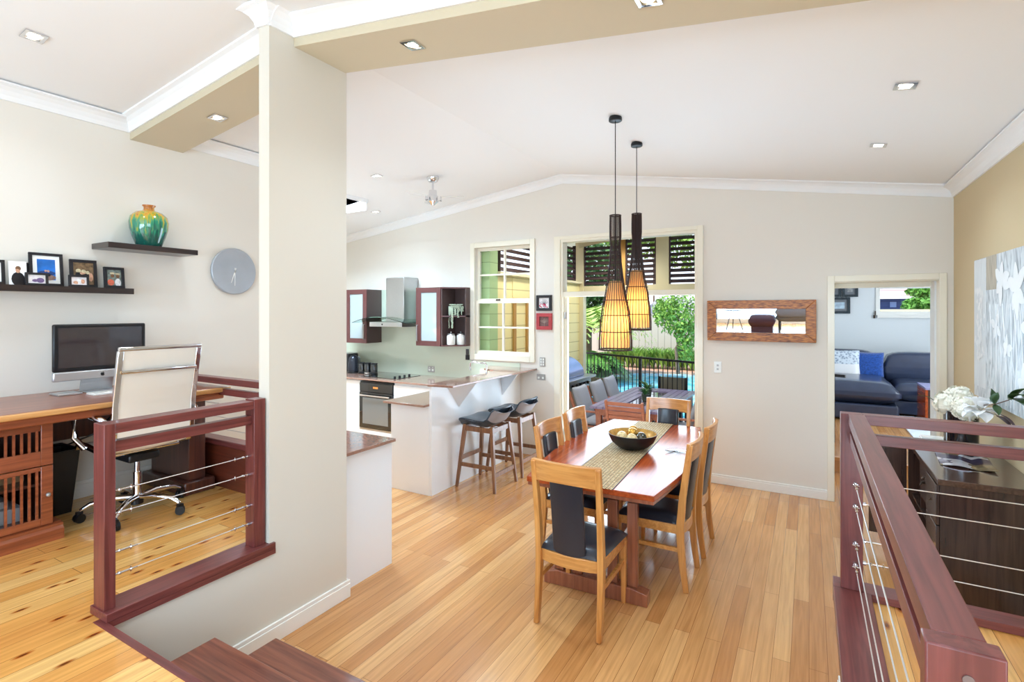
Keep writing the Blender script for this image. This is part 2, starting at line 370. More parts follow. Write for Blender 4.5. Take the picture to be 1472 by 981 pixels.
def wm(o):
    m = Matrix()
    while o is not None:
        m = o.matrix_basis @ m; o = o.parent
    return m
def obj(name, bm, m, parent=None, bevel=0, smooth=None, seg=2, sub=0):
    """link bm (world coordinates) as one mesh object under parent"""
    if parent is not None: bmesh.ops.transform(bm, matrix=wm(parent).inverted(), verts=bm.verts[:])
    bmesh.ops.recalc_face_normals(bm, faces=bm.faces[:])
    me = bpy.data.meshes.new(name); bm.to_mesh(me); bm.free()
    me.materials.append(m)
    if smooth is not None:
        me.shade_smooth()
        if smooth < 170: me.set_sharp_from_angle(angle=math.radians(smooth))
    o = bpy.data.objects.new(name, me); COL.objects.link(o)
    if parent is not None: o.parent = parent
    if bevel:
        b = o.modifiers.new('bevel', 'BEVEL'); b.width = bevel; b.segments = seg; b.limit_method = 'ANGLE'; b.angle_limit = math.radians(40)
        if smooth is None:
            me.shade_smooth(); me.set_sharp_from_angle(angle=math.radians(35))
    if sub:
        s = o.modifiers.new('sub', 'SUBSURF'); s.levels = sub; s.render_levels = sub
    return o
def tag(o, label=None, cat=None, group=None, kind=None):
    if label: o['label'] = label
    if cat: o['category'] = cat
    if group: o['group'] = group
    if kind: o['kind'] = kind
    return o
def thing(name, label, cat, loc=(0, 0, 0), rz=0, group=None):
    o = bpy.data.objects.new(name, None); COL.objects.link(o)
    o.location = loc; o.rotation_euler = (0, 0, rz); o.empty_display_size = .1
    return tag(o, label, cat, group)
def struct(name, bm, m, parent=None, bevel=0, smooth=None):
    return tag(obj(name, bm, m, parent, bevel, smooth), kind='structure' if parent is None else None)
def dup(root, loc, rz=0, label=None, group=None, scale=None):
    def cp(o, par):
        c = o.copy(); COL.objects.link(c); c.parent = par
        for ch in list(o.children): cp(ch, c)
        return c
    r = cp(root, None); r.location = loc; r.rotation_euler = (0, 0, rz)
    if scale: r.scale = scale
    if label: r['label'] = label
    if group: r['group'] = group
    return r
def place(o, loc, rz=0):
    o.location = loc; o.rotation_euler = (0, 0, rz); return o
# ================================================================== SETTING
UP = .525           # raised study / landing level
RX, RZ = -2.67, 3.55
def cz(x): return RZ - (.155 if x > RX else .13)*abs(x-RX)
# floors
struct('floor', BX(-7.2, 1.3, 1.0, 6.26, -.12, 0), FLOOR)
bm = BM()
box(bm, -4.62, -2.64, -5.2, 2.40, .40, UP); box(bm, -2.64, .13, -5.2, 1.03, .40, UP); box(bm, .13, 1.25, -5.2, 2.93, .40, UP)
box(bm, 1.25, 3.2, -5.2, 1.0, .40, UP)
struct('floor', bm, PINE)
# walls
WT = 6.07
bm = BM()
for x0, x1, z0, z1 in ((-7.2, -3.99, -.2, 3.75), (-3.99, -3.13, -.2, 1.27), (-3.99, -3.13, 2.72, 3.75), (-3.13, -2.70, -.2, 3.75),
                       (-2.70, -1.06, 2.745, 3.75), (-1.06, .19, -.2, 3.75), (.19, 1.03, 2.155, 3.75), (1.03, 1.3, -.2, 3.75)):
    box(bm, x0, x1, 5.95, WT, z0, z1)
struct('wall_back', bm, WALL)
struct('wall_right', BX(1.116, 1.3, 1.0, 6.3, -.2, 3.6), WALLR)
struct('wall_left', BX(-4.65, -4.5, -5.2, 3.3, -.2, 3.7), WALL)
struct('wall_kitchen', box(BX(-7.2, -4.65, 3.18, 3.3, -.2, 3.7), -7.3, -7.2, 3.2, 6.1, -.2, 3.7), WALL)
# pillar between study and dining, half wall under the study floor
struct('wall_pillar', BX(-2.69, -2.60, 1.83, 2.385, 0, 3.6), WALLB)
struct('wall_study_edge', box(BX(-2.69, -2.60, 1.06, 1.83, 0, .51), -4.5, -2.69, 2.34, 2.40, 0, .42), WALLB)
struct('wall_platform', box(BX(.135, .2, 1.0, 2.93, 0, .50), .2, 1.116, 2.87, 2.93, 0, .50), TRIM)
# beam following the raked ceiling
def raked(y0, y1, top, drop, x0=-4.5, x1=3.2):
    p = [(x0, cz(x0)-drop), (RX, RZ-drop), (x1, RZ-.13*(x1-RX)-drop), (x1, RZ+.15), (x0, RZ+.15)]
    return prism(BM(), p, y0, y1, 'y')
struct('beam', raked(1.99, 2.375, 0, .15), BEAMP)
# ceiling (left slope has the skylight opening)
def ceil_quad(bm, xa, xb, ya, yb):
    za, zb = cz(xa), cz(xb)
    prism(bm, [(xa, za), (xb, zb), (xb, zb+.1), (xa, za+.1)], ya, yb, 'y')
bm = BM()
for a in ((-7.3, -5.95, -5.2, 6.1), (-5.95, -4.86, -5.2, 3.85), (-5.95, -4.86, 4.776, 6.1), (-4.86, RX, -5.2, 6.1), (RX, 3.2, -5.2, 6.1)):
    ceil_quad(bm, *a)
struct('ceiling', bm, CEIL)
bm = BM()   # skylight shaft
for a in ((-5.97, -5.95, 3.83, 4.79), (-4.86, -4.84, 3.83, 4.79), (-5.95, -4.86, 3.83, 3.85), (-5.95, -4.86, 4.776, 4.79)):
    box(bm, a[0], a[1], a[2], a[3], 3.22 if a[0] > -5 else 3.13, 3.75)
sk = tag(obj('window_3', bm, CEIL), kind='structure')
obj('pane', BX(-5.97, -4.84, 3.83, 4.79, 3.72, 3.74), GLASS, sk)
# cornices: coved profile (out, down)
COVE = [(0, 0), (.085, 0), (.085, -.012), (.06, -.022), (.036, -.042), (.02, -.07), (.013, -.10), (0, -.10)]
def cornice(name, a, b, nx, ny, drop=0):
    """run from a to b (xyz of the wall/ceiling corner); (nx,ny) points into the room"""
    bm = BM(); A = []; B = []
    for o, d in COVE:
        for P, Lst in ((a, A), (b, B)):
            Lst.append(bm.verts.new((P[0]+nx*o, P[1]+ny*o, P[2]+d)))
    n = len(A)
    for i in range(n): bm.faces.new([A[i], A[(i+1) % n], B[(i+1) % n], B[i]])
    bm.faces.new(A); bm.faces.new(B[::-1])
    return bm
i = 0
for a, b, nx, ny in (((-7.2, 5.95, cz(-7.2)), (RX, 5.95, RZ), 0, -1), ((RX, 5.95, RZ), (1.116, 5.95, cz(1.116)), 0, -1),
                     ((1.116, 5.95, cz(1.116)+.0), (1.116, 1.9, cz(1.116)+.0), -1, 0),
                     ((-4.5, -5.2, cz(-4.5)), (-4.5, 1.99, cz(-4.5)), 1, 0), ((-4.5, 2.375, cz(-4.5)), (-4.5, 3.3, cz(-4.5)), 1, 0),
                     ((-4.5, 1.99, cz(-4.5)), (-2.69, 1.99, cz(-2.69)), 0, -1), ((-2.69, 1.99, cz(-2.69)), (-2.69, 1.83, cz(-2.69)), -1, 0),
                     ((-2.69, 1.83, cz(-2.69)), (-2.60, 1.83, cz(-2.6)), 0, -1), ((-2.60, 1.83, cz(-2.60)), (-2.60, 1.99, cz(-2.60)), 1, 0),
                     ((-2.60, 1.99, cz(-2.6)), (3.1, 1.99, RZ-.13*(3.1-RX)), 0, -1)):
    i += 1
    # mitre: extend outward corners of the pillar
    bm = cornice('', a, b, nx, ny)
    struct('trim_%d' % i, bm, CEIL)
for x, y, s, t in ((-2.69, 1.83, -1, -1), (-2.60, 1.83, 1, -1)):   # pillar corner mitres
    bm = BM(); c = bm.verts.new((x, y, RZ)); 
    prev = None
    for o, d in COVE[1:]:
        cur = [bm.verts.new((x+s*o, y, RZ+d-.003)), bm.verts.new((x+s*o, y+t*o, RZ+d-.003)), bm.verts.new((x, y+t*o, RZ+d-.003))]
        if prev:
            for k in (0, 1): bm.faces.new([prev[k], prev[k+1], cur[k+1], cur[k]])
        prev = cur
    struct('trim_corner', bm, CEIL)
# baseboards
def skirt(name, x0, x1, y0, y1, z0, h=.10):
    dx = x1-x0; dy = y1-y0
    bm = BX(x0, x1, y0, y1, z0, z0+h*.8)
    if dx < dy: box(bm, x0+(.004 if x1 > 0 else 0), x1-(0 if x1 > 0 else .004), y0, y1, z0+h*.8, z0+h)
    else: box(bm, x0, x1, y0+.004, y1, z0+h*.8, z0+h)
    return struct(name, bm, TRIM, bevel=.003)
skirt('baseboard_back', -1.02, .155, 5.932, 5.95, 0)
skirt('baseboard_back', 1.065, 1.116, 5.932, 5.95, 0)
skirt('baseboard_back', -3.27, -2.79, 5.932, 5.95, 0)
skirt('baseboard_pillar', -2.60, -2.582, 1.06, 2.403, 0, .11)
skirt('baseboard_pillar', -2.66, -2.60, 2.385, 2.403, 0, .11)
skirt('baseboard_left', -4.5, -4.482, -5, 2.34, UP, .12)
skirt('baseboard_right', 1.098, 1.116, 2.95, 5.95, 0)
skirt('baseboard_platform', .117, .135, 1.0, 2.93, 0, .11)
# room behind the photographer (seen in the mirror)
bm = BM()
for x0, x1, z0, z1 in ((-4.65, -4.0, .4, 3.7), (-4.0, 2.2, .4, .62), (-4.0, 2.2, 2.85, 3.7), (2.2, 3.3, .4, 3.7)): box(bm, x0, x1, -5.3, -5.2, z0, z1)
struct('wall_front', bm, WALL)
bm = box(BM(), 1.3, 3.3, 1.0, 1.1, -.1, 3.7)
for y0, y1, z0, z1 in ((-5.3, -3.6, .4, 3.7), (-3.6, -.2, .4, 1.0), (-3.6, -.2, 2.7, 3.7), (-.2, 1.0, .4, 3.7)): box(bm, 3.2, 3.3, y0, y1, z0, z1)
struct('wall_side', bm, WALL)
tag(obj('window_added', box(box(box(BX(3.18, 3.3, -3.6, -.2, 1.0, 1.05), 3.18, 3.3, -3.6, -.2, 2.65, 2.7), 3.18, 3.3, -3.6, -3.55, 1.05, 2.65), 3.18, 3.3, -.25, -.2, 1.05, 2.65), TRIM), kind='structure')  # unseen window opening, added to go with the side fill light
w4 = tag(obj('window_4', box(box(BX(-4.0, 2.2, -5.24, -5.2, .62, .68), -4.0, 2.2, -5.24, -5.2, 2.79, 2.85), -.95, -.87, -5.24, -5.2, .68, 2.79), TRIM), kind='structure')
# back-wall window
w = tag(obj('window_1', BX(-4.06, -3.99, 5.925, 5.95, 1.19, 2.79), CREAM, bevel=.004), kind='structure')
bm = BX(-3.13, -3.06, 5.925, 5.95, 1.19, 2.79); box(bm, -3.99, -3.13, 5.925, 5.95, 2.72, 2.79); box(bm, -3.99, -3.13, 5.925, 5.95, 1.19, 1.27)
obj('casing', bm, CREAM, w, bevel=.004)
def sash(z0, z1, y):
    bm = BM()
    box(bm, -3.99, -3.95, y, y+.035, z0, z1); box(bm, -3.17, -3.13, y, y+.035, z0, z1)
    box(bm, -3.95, -3.17, y, y+.035, z0, z0+.045); box(bm, -3.95, -3.17, y, y+.035, z1-.04, z1)
    box(bm, -3.572, -3.548, y, y+.035, z0+.045, z1-.04); zm = (z0+z1)/2
    box(bm, -3.95, -3.17, y+.004, y+.031, zm-.012, zm+.012)
    return bm
s1 = obj('lower_sash', sash(1.27, 2.0, 5.975), CREAM, w); obj('pane', BX(-3.95, -3.17, 5.99, 5.994, 1.31, 1.97), GLASS, s1)
s2 = obj('upper_sash', sash(1.98, 2.72, 6.012), CREAM, w); obj('pane', BX(-3.95, -3.17, 6.028, 6.032, 2.02, 2.69), GLASS, s2)
obj('latch', BX(-3.66, -3.60, 5.955, 5.975, 1.995, 2.015), BRONZE, w)
# door opening with transom
d = tag(obj('door_1', BX(-2.785, -2.70, 5.925, 5.95, 0, 2.79), CREAM, bevel=.004), kind='structure')
bm = BX(-1.06, -1.0, 5.925, 5.95, 0, 2.79); box(bm, -2.70, -1.06, 5.925, 5.95, 2.745, 2.79)
obj('casing', bm, CREAM, d, bevel=.004)
bm = BX(-2.70, -2.672, 5.94, 6.08, 0, 2.745); box(bm, -1.09, -1.06, 5.94, 6.08, 0, 2.745); box(bm, -2.672, -1.09, 5.94, 6.08, 2.715, 2.745)
box(bm, -2.672, -1.09, 5.95, 6.06, 2.035, 2.095)
obj('frame', bm, CREAM, d)
lf = obj('door_leaf', BX(-2.672, -2.625, 5.985, 6.03, .01, 2.03), CREAM, d, bevel=.004)
obj('hinge', BX(-2.665, -2.64, 5.972, 5.985, 1.76, 1.84), CHROME, lf); obj('hinge', BX(-2.665, -2.64, 5.972, 5.985, .3, .38), CHROME, lf)
obj('transom_pane', BX(-2.672, -1.09, 6.005, 6.009, 2.095, 2.715), GLASS, d)
obj('sill', BX(-2.72, -1.05, 5.95, 6.12, -.02, .012), CREAM, d)
# doorway to the far room
d = tag(obj('door_2', BX(.155, .215, 5.925, 5.95, 0, 2.195), CREAM, bevel=.004), kind='structure')
bm = BX(1.012, 1.066, 5.925, 5.95, 0, 2.195); box(bm, .215, 1.012, 5.925, 5.95, 2.137, 2.195)
obj('casing', bm, CREAM, d, bevel=.004)
bm = BX(.17, .205, 5.95, 6.26, 0, 2.155); box(bm, 1.015, 1.05, 5.95, 6.26, 0, 2.155); box(bm, .205, 1.015, 5.95, 6.26, 2.13, 2.155)
box(bm, .205, 1.015, 6.2, 6.26, 2.085, 2.13)
obj('lining', bm, CREAM, d)
# far room: lower hall, step, raised floor
FZ = .17
struct('floor', box(BX(-.2, 3.2, 6.26, 7.05, -.12, 0), -.2, 3.2, 7.05, 12.1, -.12, FZ), FLOOR)
struct('trim_step', BX(-.2, 3.2, 7.02, 7.07, FZ-.03, FZ+.004), OAKX)
bm = BM()
for x0, x1, z0, z1 in ((-.3, 1.15, 0, 3), (1.15, 2.15, 0, 1.85), (1.15, 2.15, 2.28, 3), (2.15, 3.3, 0, 3)): box(bm, x0, x1, 12.0, 12.12, z0, z1)
struct('wall_far', bm, FARW)
struct('wall_far_left', BX(-.3, -.2, 6.07, 12.0, -.1, 3), FARW)
struct('wall_far_right', box(BX(3.2, 3.3, 6.07, 12.1, -.1, 3), 1.0, 3.3, 6.07, 6.26, -.1, 3), FARW)
struct('ceiling', BX(-.3, 3.3, 6.26, 12.1, 2.62, 2.75), CEIL)
struct('wall_hall', BX(-.3, .17, 6.07, 6.26, 0, 2.7), FARW)
wf = tag(obj('window_2', BX(1.10, 1.15, 11.97, 12.0, 1.78, 2.33), TRIM), kind='structure')
bm = BX(2.15, 2.2, 11.97, 12.0, 1.78, 2.33); box(bm, 1.15, 2.15, 11.97, 12.0, 1.78, 1.85); box(bm, 1.15, 2.15, 11.97, 12.0, 2.28, 2.33)
box(bm, 1.15, 1.17, 12.02, 12.06, 1.85, 2.28); obj('casing', bm, TRIM, wf)
obj('sill', BX(1.12, 2.2, 11.93, 12.0, 1.73, 1.78), TRIM, wf)
obj('pane', BX(1.17, 2.15, 12.04, 12.045, 1.85, 2.28), GLASS, wf)
obj('winder', box(BX(1.06, 1.09, 11.96, 12.0, 1.72, 1.78), 1.08, 1.10, 11.96, 11.98, 1.78, 1.86), BRONZE, wf)

# ------------------------------------------------------------------ downlights (fixture + real lamp)
def downlight(x, y, z, sl, label, power=30, first=[None]):
    M = Matrix.Translation((x, y, z)) @ Euler((0, math.atan(sl), 0)).to_matrix().to_4x4()
    if first[0] is None:
        t = thing('downlight', label, 'ceiling light', group='square chrome downlights')
        bm = BM()
        for a in ((-.05, .05, -.05, -.034), (-.05, .05, .034, .05), (-.05, -.034, -.034, .034), (.034, .05, -.034, .034)): box(bm, *a, -.006, 0)
        obj('frame', bm, CHROME, t)
        obj('bulb', lathe(BM(), [(0, -.004), (.028, -.004), (.028, 0)], seg=16), EMIT, t)
        first[0] = t
    else: t = dup(first[0], (0, 0, 0), label=label)
    t.matrix_basis = M
    L = bpy.data.lights.new('downlight_lamp', 'SPOT'); L.energy = power; L.color = (.74, .88, 1); L.spot_size = 2.4; L.spot_blend = 1; L.shadow_soft_size = .06
    o = bpy.data.objects.new('downlight_lamp', L); COL.objects.link(o); o.location = (x, y, z-.02)
    return t
for x, y, off, label in (
    (-3.79, 1.2, 0, 'square downlight in the study ceiling at the top left'),
    (-3.73, 2.21, .15, 'square downlight under the beam left of the pillar'),
    (-1.86, 2.17, .15, 'square downlight under the beam just right of the pillar'),
    (-.57, 2.11, .15, 'bright square downlight under the beam near the top middle edge'),
    (.45, 3.47, 0, 'square downlight in the dining ceiling, the nearer of two on the right'),
    (.44, 4.62, 0, 'square downlight in the dining ceiling, the farther of two on the right'),
    (-4.16, 4.25, 0, 'small square downlight in the kitchen ceiling above the fan'),
    (-5.17, 5.26, 0, 'small square downlight low in the kitchen ceiling left of the fan'),
    ):
    z = cz(x)-off if off == 0 else (RZ-.13*abs(x-RX)-off)
    downlight(x, y, z-.001, (-.13 if x < RX else (.155 if off == 0 else .13)), label)
# ================================================================== PENDANTS
def pendant(x, y, ztop, zc, label):
    t = thing('pendant_lamp', label, 'pendant light', (x, y, ztop-1.02), group='rattan pendants over the table')
    obj('canopy', lathe(BM(), [(0, zc), (.045, zc), (.05, zc-.012), (.05, zc-.032), (.044, zc-.036), (0, zc-.036)], (x, y, 0)), BLACK, t, smooth=40)
    obj('cord', tube(BM(), [(x, y, zc-.03), (x, y, ztop-.62)], .0035, 6), BLACK, t)
    prof = [(0, .041), (-.16, .043), (-.30, .043), (-.41, .052), (-.51, .065), (-.635, .084), (-.76, .106), (-.88, .118), (-1.02, .124)]
    def rad(d):
        for (a, ra), (b, rb) in zip(prof, prof[1:]):
            if d <= -a and d >= -1e9 and -b >= d: return ra + (rb-ra)*(d+a)/(a-b) if a != b else ra
        return prof[-1][1]
    N = 28; bm = BM()
    ds = [0, .08, .16, .23, .30, .355, .41, .46, .51, .57, .635, .70, .76, .82, .88, .95, 1.02]
    for k in range(N):
        a = 2*PI*k/N
        tube(bm, [(x+rad(d)*math.cos(a), y+rad(d)*math.sin(a), ztop-d) for d in ds], .0028, 4)
    for k in range(10):
        a = 2*PI*(k+.5)/10
        tube(bm, [(x+(rad(d)-.004)*math.cos(a), y+(rad(d)-.004)*math.sin(a), ztop-d) for d in ds[:9]], .0026, 4)
    obj('ribs', bm, RATTAN, t)
    for d, r in ((0, .005), (.165, .0035), (.30, .0025), (.51, .003), (.645, .004), (.76, .004), (.885, .004), (1.02, .006)):
        bm = BM(); tube(bm, [(x+rad(d)*math.cos(q*PI/16), y+rad(d)*math.sin(q*PI/16), ztop-d) for q in range(32)], r, 6, closed=True)
        obj('hoop', bm, RATTAN, t)
    bm = BM()
    P = [(rad(d)-.014, ztop-d) for d in (.5, .57, .635, .7, .76, .82, .88, .95, 1.0)]
    n = 32; rings = [[bm.verts.new((x+r*math.cos(2*PI*k/n), y+r*math.sin(2*PI*k/n), z)) for k in range(n)] for r, z in P]
    for A, B in zip(rings, rings[1:]):
        for k in range(n): bm.faces.new([A[k], A[(k+1) % n], B[(k+1) % n], B[k]])
    obj('inner_shade', bm, LAMPSH, t, smooth=60)
    obj('bulb', ball(BM(), (x, y, ztop-.72), (.035, .035, .05)), mat('warm_bulb', (255, 230, 190), .5, emis=(255, 206, 130), es=2.5), t, smooth=180)
    L = bpy.data.lights.new('pendant_lamp_glow', 'POINT'); L.energy = 2.0; L.color = (1, .70, .38); L.shadow_soft_size = .04
    o = bpy.data.objects.new('pendant_lamp_glow', L); COL.objects.link(o); o.location = (x, y, ztop-.82)
pendant(-1.28, 3.82, 2.58, 3.333, 'dark rattan pendant lamp over the table, the nearer and lower-hanging one')
pendant(-1.32, 4.52, 2.71, 3.340, 'dark rattan pendant lamp over the table, the farther one behind on the right')

# ================================================================== CEILING FAN
fx, fy, fz = -3.78, 4.76, cz(-3.78)
t = thing('ceiling_fan', 'small chrome ceiling fan with clear blades hanging in the kitchen', 'fan', (fx, fy, fz-.32))
obj('canopy', lathe(BM(), [(0, fz+.01), (.07, fz+.01), (.072, fz-.02), (.05, fz-.055), (.015, fz-.065), (0, fz-.065)], (fx, fy, 0)), CHROME, t, smooth=40)
obj('downrod', lathe(BM(), [(.012, fz-.06), (.012, fz-.16)], (fx, fy, 0), 12), CHROME, t, smooth=40)
obj('motor', lathe(BM(), [(0, fz-.15), (.045, fz-.155), (.05, fz-.215), (.062, fz-.22), (.062, fz-.285), (.035, fz-.31), (.02, fz-.325), (0, fz-.325)], (fx, fy, 0)), CHROME, t, smooth=35)
for k in range(3):
    a = 2*PI*k/3+.35
    M = Matrix.Translation((fx, fy, fz-.25)) @ Matrix.Rotation(a, 4, 'Z')
    b = obj('blade_bracket', box(box(BM(), .055, .10, -.02, .02, -.03, -.024, M), .09, .10, -.02, .02, -.03, .02, M), CHROME, t)
    bm = BM(); bmesh.ops.transform(prism(bm, [(.10, -.03), (.30, -.045), (.36, -.03), (.375, 0), (.36, .03), (.30, .045), (.10, .03)], .012, .016), matrix=M @ Matrix.Rotation(.12, 4, 'X'), verts=bm.verts[:])
    obj('blade', bm, mat('pale_fan_blade%d' % k, (226, 230, 228), .4, alpha=.14), t)

# ================================================================== DINING TABLE
TC, TA = (-1.265, 4.11), math.radians(2.6)
t = thing('dining_table', 'polished red timber dining table with boat-shaped top and trestle base', 'table', (TC[0], TC[1], 0), TA)
TM = wm(t)
def TW(bm): bmesh.ops.transform(bm, matrix=TM, verts=bm.verts[:]); return bm
def tw(y):  # half width along the length
    return .42+.115*(1-(abs(y)/1.035)**1.6)
ys = [-1.035+2.07*k/10 for k in range(11)]
poly = [(tw(y), y) for y in ys] + [(-tw(y), y) for y in ys[::-1]]
obj('tabletop', TW(prism(BM(), poly, .715, .75)), TABLE, t, bevel=.004)
obj('edge_band', TW(prism(BM(), [(x*.985, y*.992) for x, y in poly], .693, .7145)), TABLEG, t)
bm = BX(-.34, .34, -.86, -.82, .63, .692); box(bm, -.34, .34, .82, .86, .63, .692); box(bm, -.34, -.30, -.82, .82, .63, .692); box(bm, .30, .34, -.82, .82, .63, .692)
obj('apron', TW(bm), TABLEG, t)
for s in (-1, 1):
    y = s*.86
    foot = [(-.35, 0), (.35, 0), (.35, .075), (.25, .098), (-.25, .098), (-.35, .075)]
    obj('foot', TW(prism(BM(), foot, y-.045, y+.045, 'y')), TABLEG, t, bevel=.004)
    for x in (-.25, -.12, .12, .25):
        obj('leg', TW(BX(x-.033, x+.033, y-.022, y+.022, .098, .63)), TABLEG, t, bevel=.003)
obj('stretcher', TW(BX(-.05, .05, -.838, .838, .2, .27)), TABLEG, t, bevel=.003)

# runner
bm = BM(); n = 24
def rf(u, v):
    y = -1.04+2.08*v; x = -.165+.33*u
    return (x, y, .7535)
surf(bm, rf, 6, n, .0025)
r = thing('table_runner', 'woven brown and cream patterned runner laid along the dining table', 'table runner', (TC[0], TC[1], .7505), TA)
obj('cloth', TW(bm), WEAVE, r)
obj('edge_binding', TW(box(BX(-.17, -.165, -1.04, 1.04, .7505, .7545), .165, .17, -1.04, 1.04, .7505, .7545)), BLACK, r)
# bowl
bc = (-1.225, 4.08, .7545)
t = thing('decorative_bowl', 'large black bowl with gold inside on the table runner', 'bowl', bc)
out = [(0, 0), (.07, 0), (.12, .02), (.165, .06), (.187, .105), (.192, .125)]
inn = [(.187, .125), (.18, .105), (.158, .066), (.115, .032), (.06, .018), (0, .016)]
obj('bowl_body', lathe(BM(), out + [(.187, .125)], bc, 40, cap=False), mat('matt_black_bowl', (30, 26, 28), .45), t, smooth=60)
obj('gold_lining', lathe(BM(), inn, bc, 40, cap=False), GOLD, t, smooth=60)
BALLM = [mat('mosaic_cream_ball', (214, 196, 150), .3, .3, var=.4, scale=60), mat('gold_mosaic_ball', (196, 150, 70), .25, .7, var=.3, scale=50), mat('gunmetal_ball', (92, 92, 86), .15, .9)]
for k, (dx, dy, m, lab) in enumerate(((-.075, -.04, 0, 'speckled cream decorative ball at the left of the black bowl'), (.07, .0, 2, 'dark shiny decorative ball at the right of the black bowl'),
        (-.01, .035, 1, 'gold mosaic decorative ball at the back middle of the black bowl'), (.02, -.085, 0, 'speckled cream decorative ball at the front of the black bowl'), (-.03, .115, 1, 'small pale gold decorative ball at the back rim of the black bowl'))):
    tag(obj('decorative_ball', ball(BM(), (bc[0]+dx, bc[1]+dy, bc[2]+.092+(.02 if k == 2 else .03 if k == 4 else 0)), .045 if k != 4 else .036, 20, 14), BALLM[m], smooth=180), lab, 'ornament', 'balls in the bowl')
# clear glass leaf dish
gx, gy = -.915, 4.15
def gf(u, v):
    a = 2*PI*u; w = v
    return (gx+.085*w*math.cos(a)*(1+.25*math.cos(a)), gy+.05*w*math.sin(a)+.03*w*math.cos(a), .7515+.016*w*w)
tag(obj('glass_dish', surf(BM(), gf, 28, 5, .003), SOLIDGLASS, smooth=60), 'clear leaf-shaped glass dish on the bare table right of the runner', 'dish')

# ================================================================== DINING CHAIRS (local: faces +Y)
def make_chair():
    t = thing('dining_chair', 'x', 'chair', group='oak and black leather dining chairs')
    for s in (-1, 1):
        pts = [(s*.195, -.245, 0), (s*.195, -.222, .16), (s*.195, -.208, .34), (s*.195, -.208, .45), (s*.196, -.222, .62), (s*.198, -.247, .80), (s*.20, -.272, .975)]
        obj('leg', sweep(BM(), pts, rect(.034, .045), (0, 1, 0), scales=[.82, .95, 1.05, 1.08, 1, .92, .85]), OAK, t, bevel=.004)
        obj('leg', sweep(BM(), [(s*.19, .215, 0), (s*.19, .215, .40)], rect(.036, .036), (0, 1, 0), scales=[.75, 1]), OAK, t, bevel=.003)
        obj('stretcher', BX(s*.19-.009, s*.19+.009, -.20, .20, .255, .282), OAKX, t)
    def tr(u, v):
        x = -.218+.436*u; c = -.035*(1-(2*u-1)**2)
        return (x, -.262+c-.012*v, .865+.115*v-.012*(2*u-1)**2*(1-v))
    obj('top_rail', surf(BM(), tr, 16, 3, .026), OAKX, t, bevel=.003)
    def bp(u, v):
        x = -.105+.21*u; z = .425+.455*v
        return (x, -.215-.052*v-.022*(1-(2*u-1)**2)*1.0-.01*v+.006, z)
    obj('backrest', surf(BM(), bp, 8, 8, .034), LEATHER, t, bevel=.009, seg=3)
    bm = BX(-.205, .205, .20, .222, .375, .435)
    box(bm, -.205, -.183, -.20, .20, .375, .435); box(bm, .183, .205, -.20, .20, .375, .435)
    def bk(u, v): return (-.18+.36*u, -.208-.03*(1-(2*u-1)**2), .362+.07*v)
    surf(bm, bk, 10, 1, .022)
    obj('seat_frame', bm, OAKX, t, bevel=.003)
    def seat(sgn):
        def f(u, v):
            x = 2*u-1; y = 2*v-1
            e = ((1-abs(x)**5)*(1-abs(y)**5))**.5
            return (x*(.205+.012*y), .0+y*.222, .437+(.052*e if sgn > 0 else -.004*e)+.0)
        return f
    bm = BM(); surf(bm, seat(1), 14, 14); surf(bm, seat(-1), 14, 14); bmesh.ops.remove_doubles(bm, verts=bm.verts[:], dist=.0015)
    obj('seat', bm, LEATHER, t, smooth=80)
    return t
ch = make_chair()
spots = [((-1.212, 3.0, 0), 0, 'dining chair at the near end of the table, seen from behind'),
         ((-.945, 3.725, 0), PI/2, 'dining chair on the right side of the table, the nearer of the two'),
         ((-.93, 4.29, 0), PI/2, 'dining chair on the right side of the table, the farther of the two'),
         ((-1.53, 3.72, 0), -PI/2, 'dining chair on the left side of the table, the nearer of the two'),
         ((-1.545, 4.285, 0), -PI/2, 'dining chair on the left side of the table, the farther of the two'),
         ((-1.215, 4.985, 0), PI, 'dining chair at the far end of the table by the glass doors')]
for k, (p, a, lab) in enumerate(spots):
    o = ch if k == 0 else dup(ch, p, a)
    place(o, p, a); o['label'] = lab

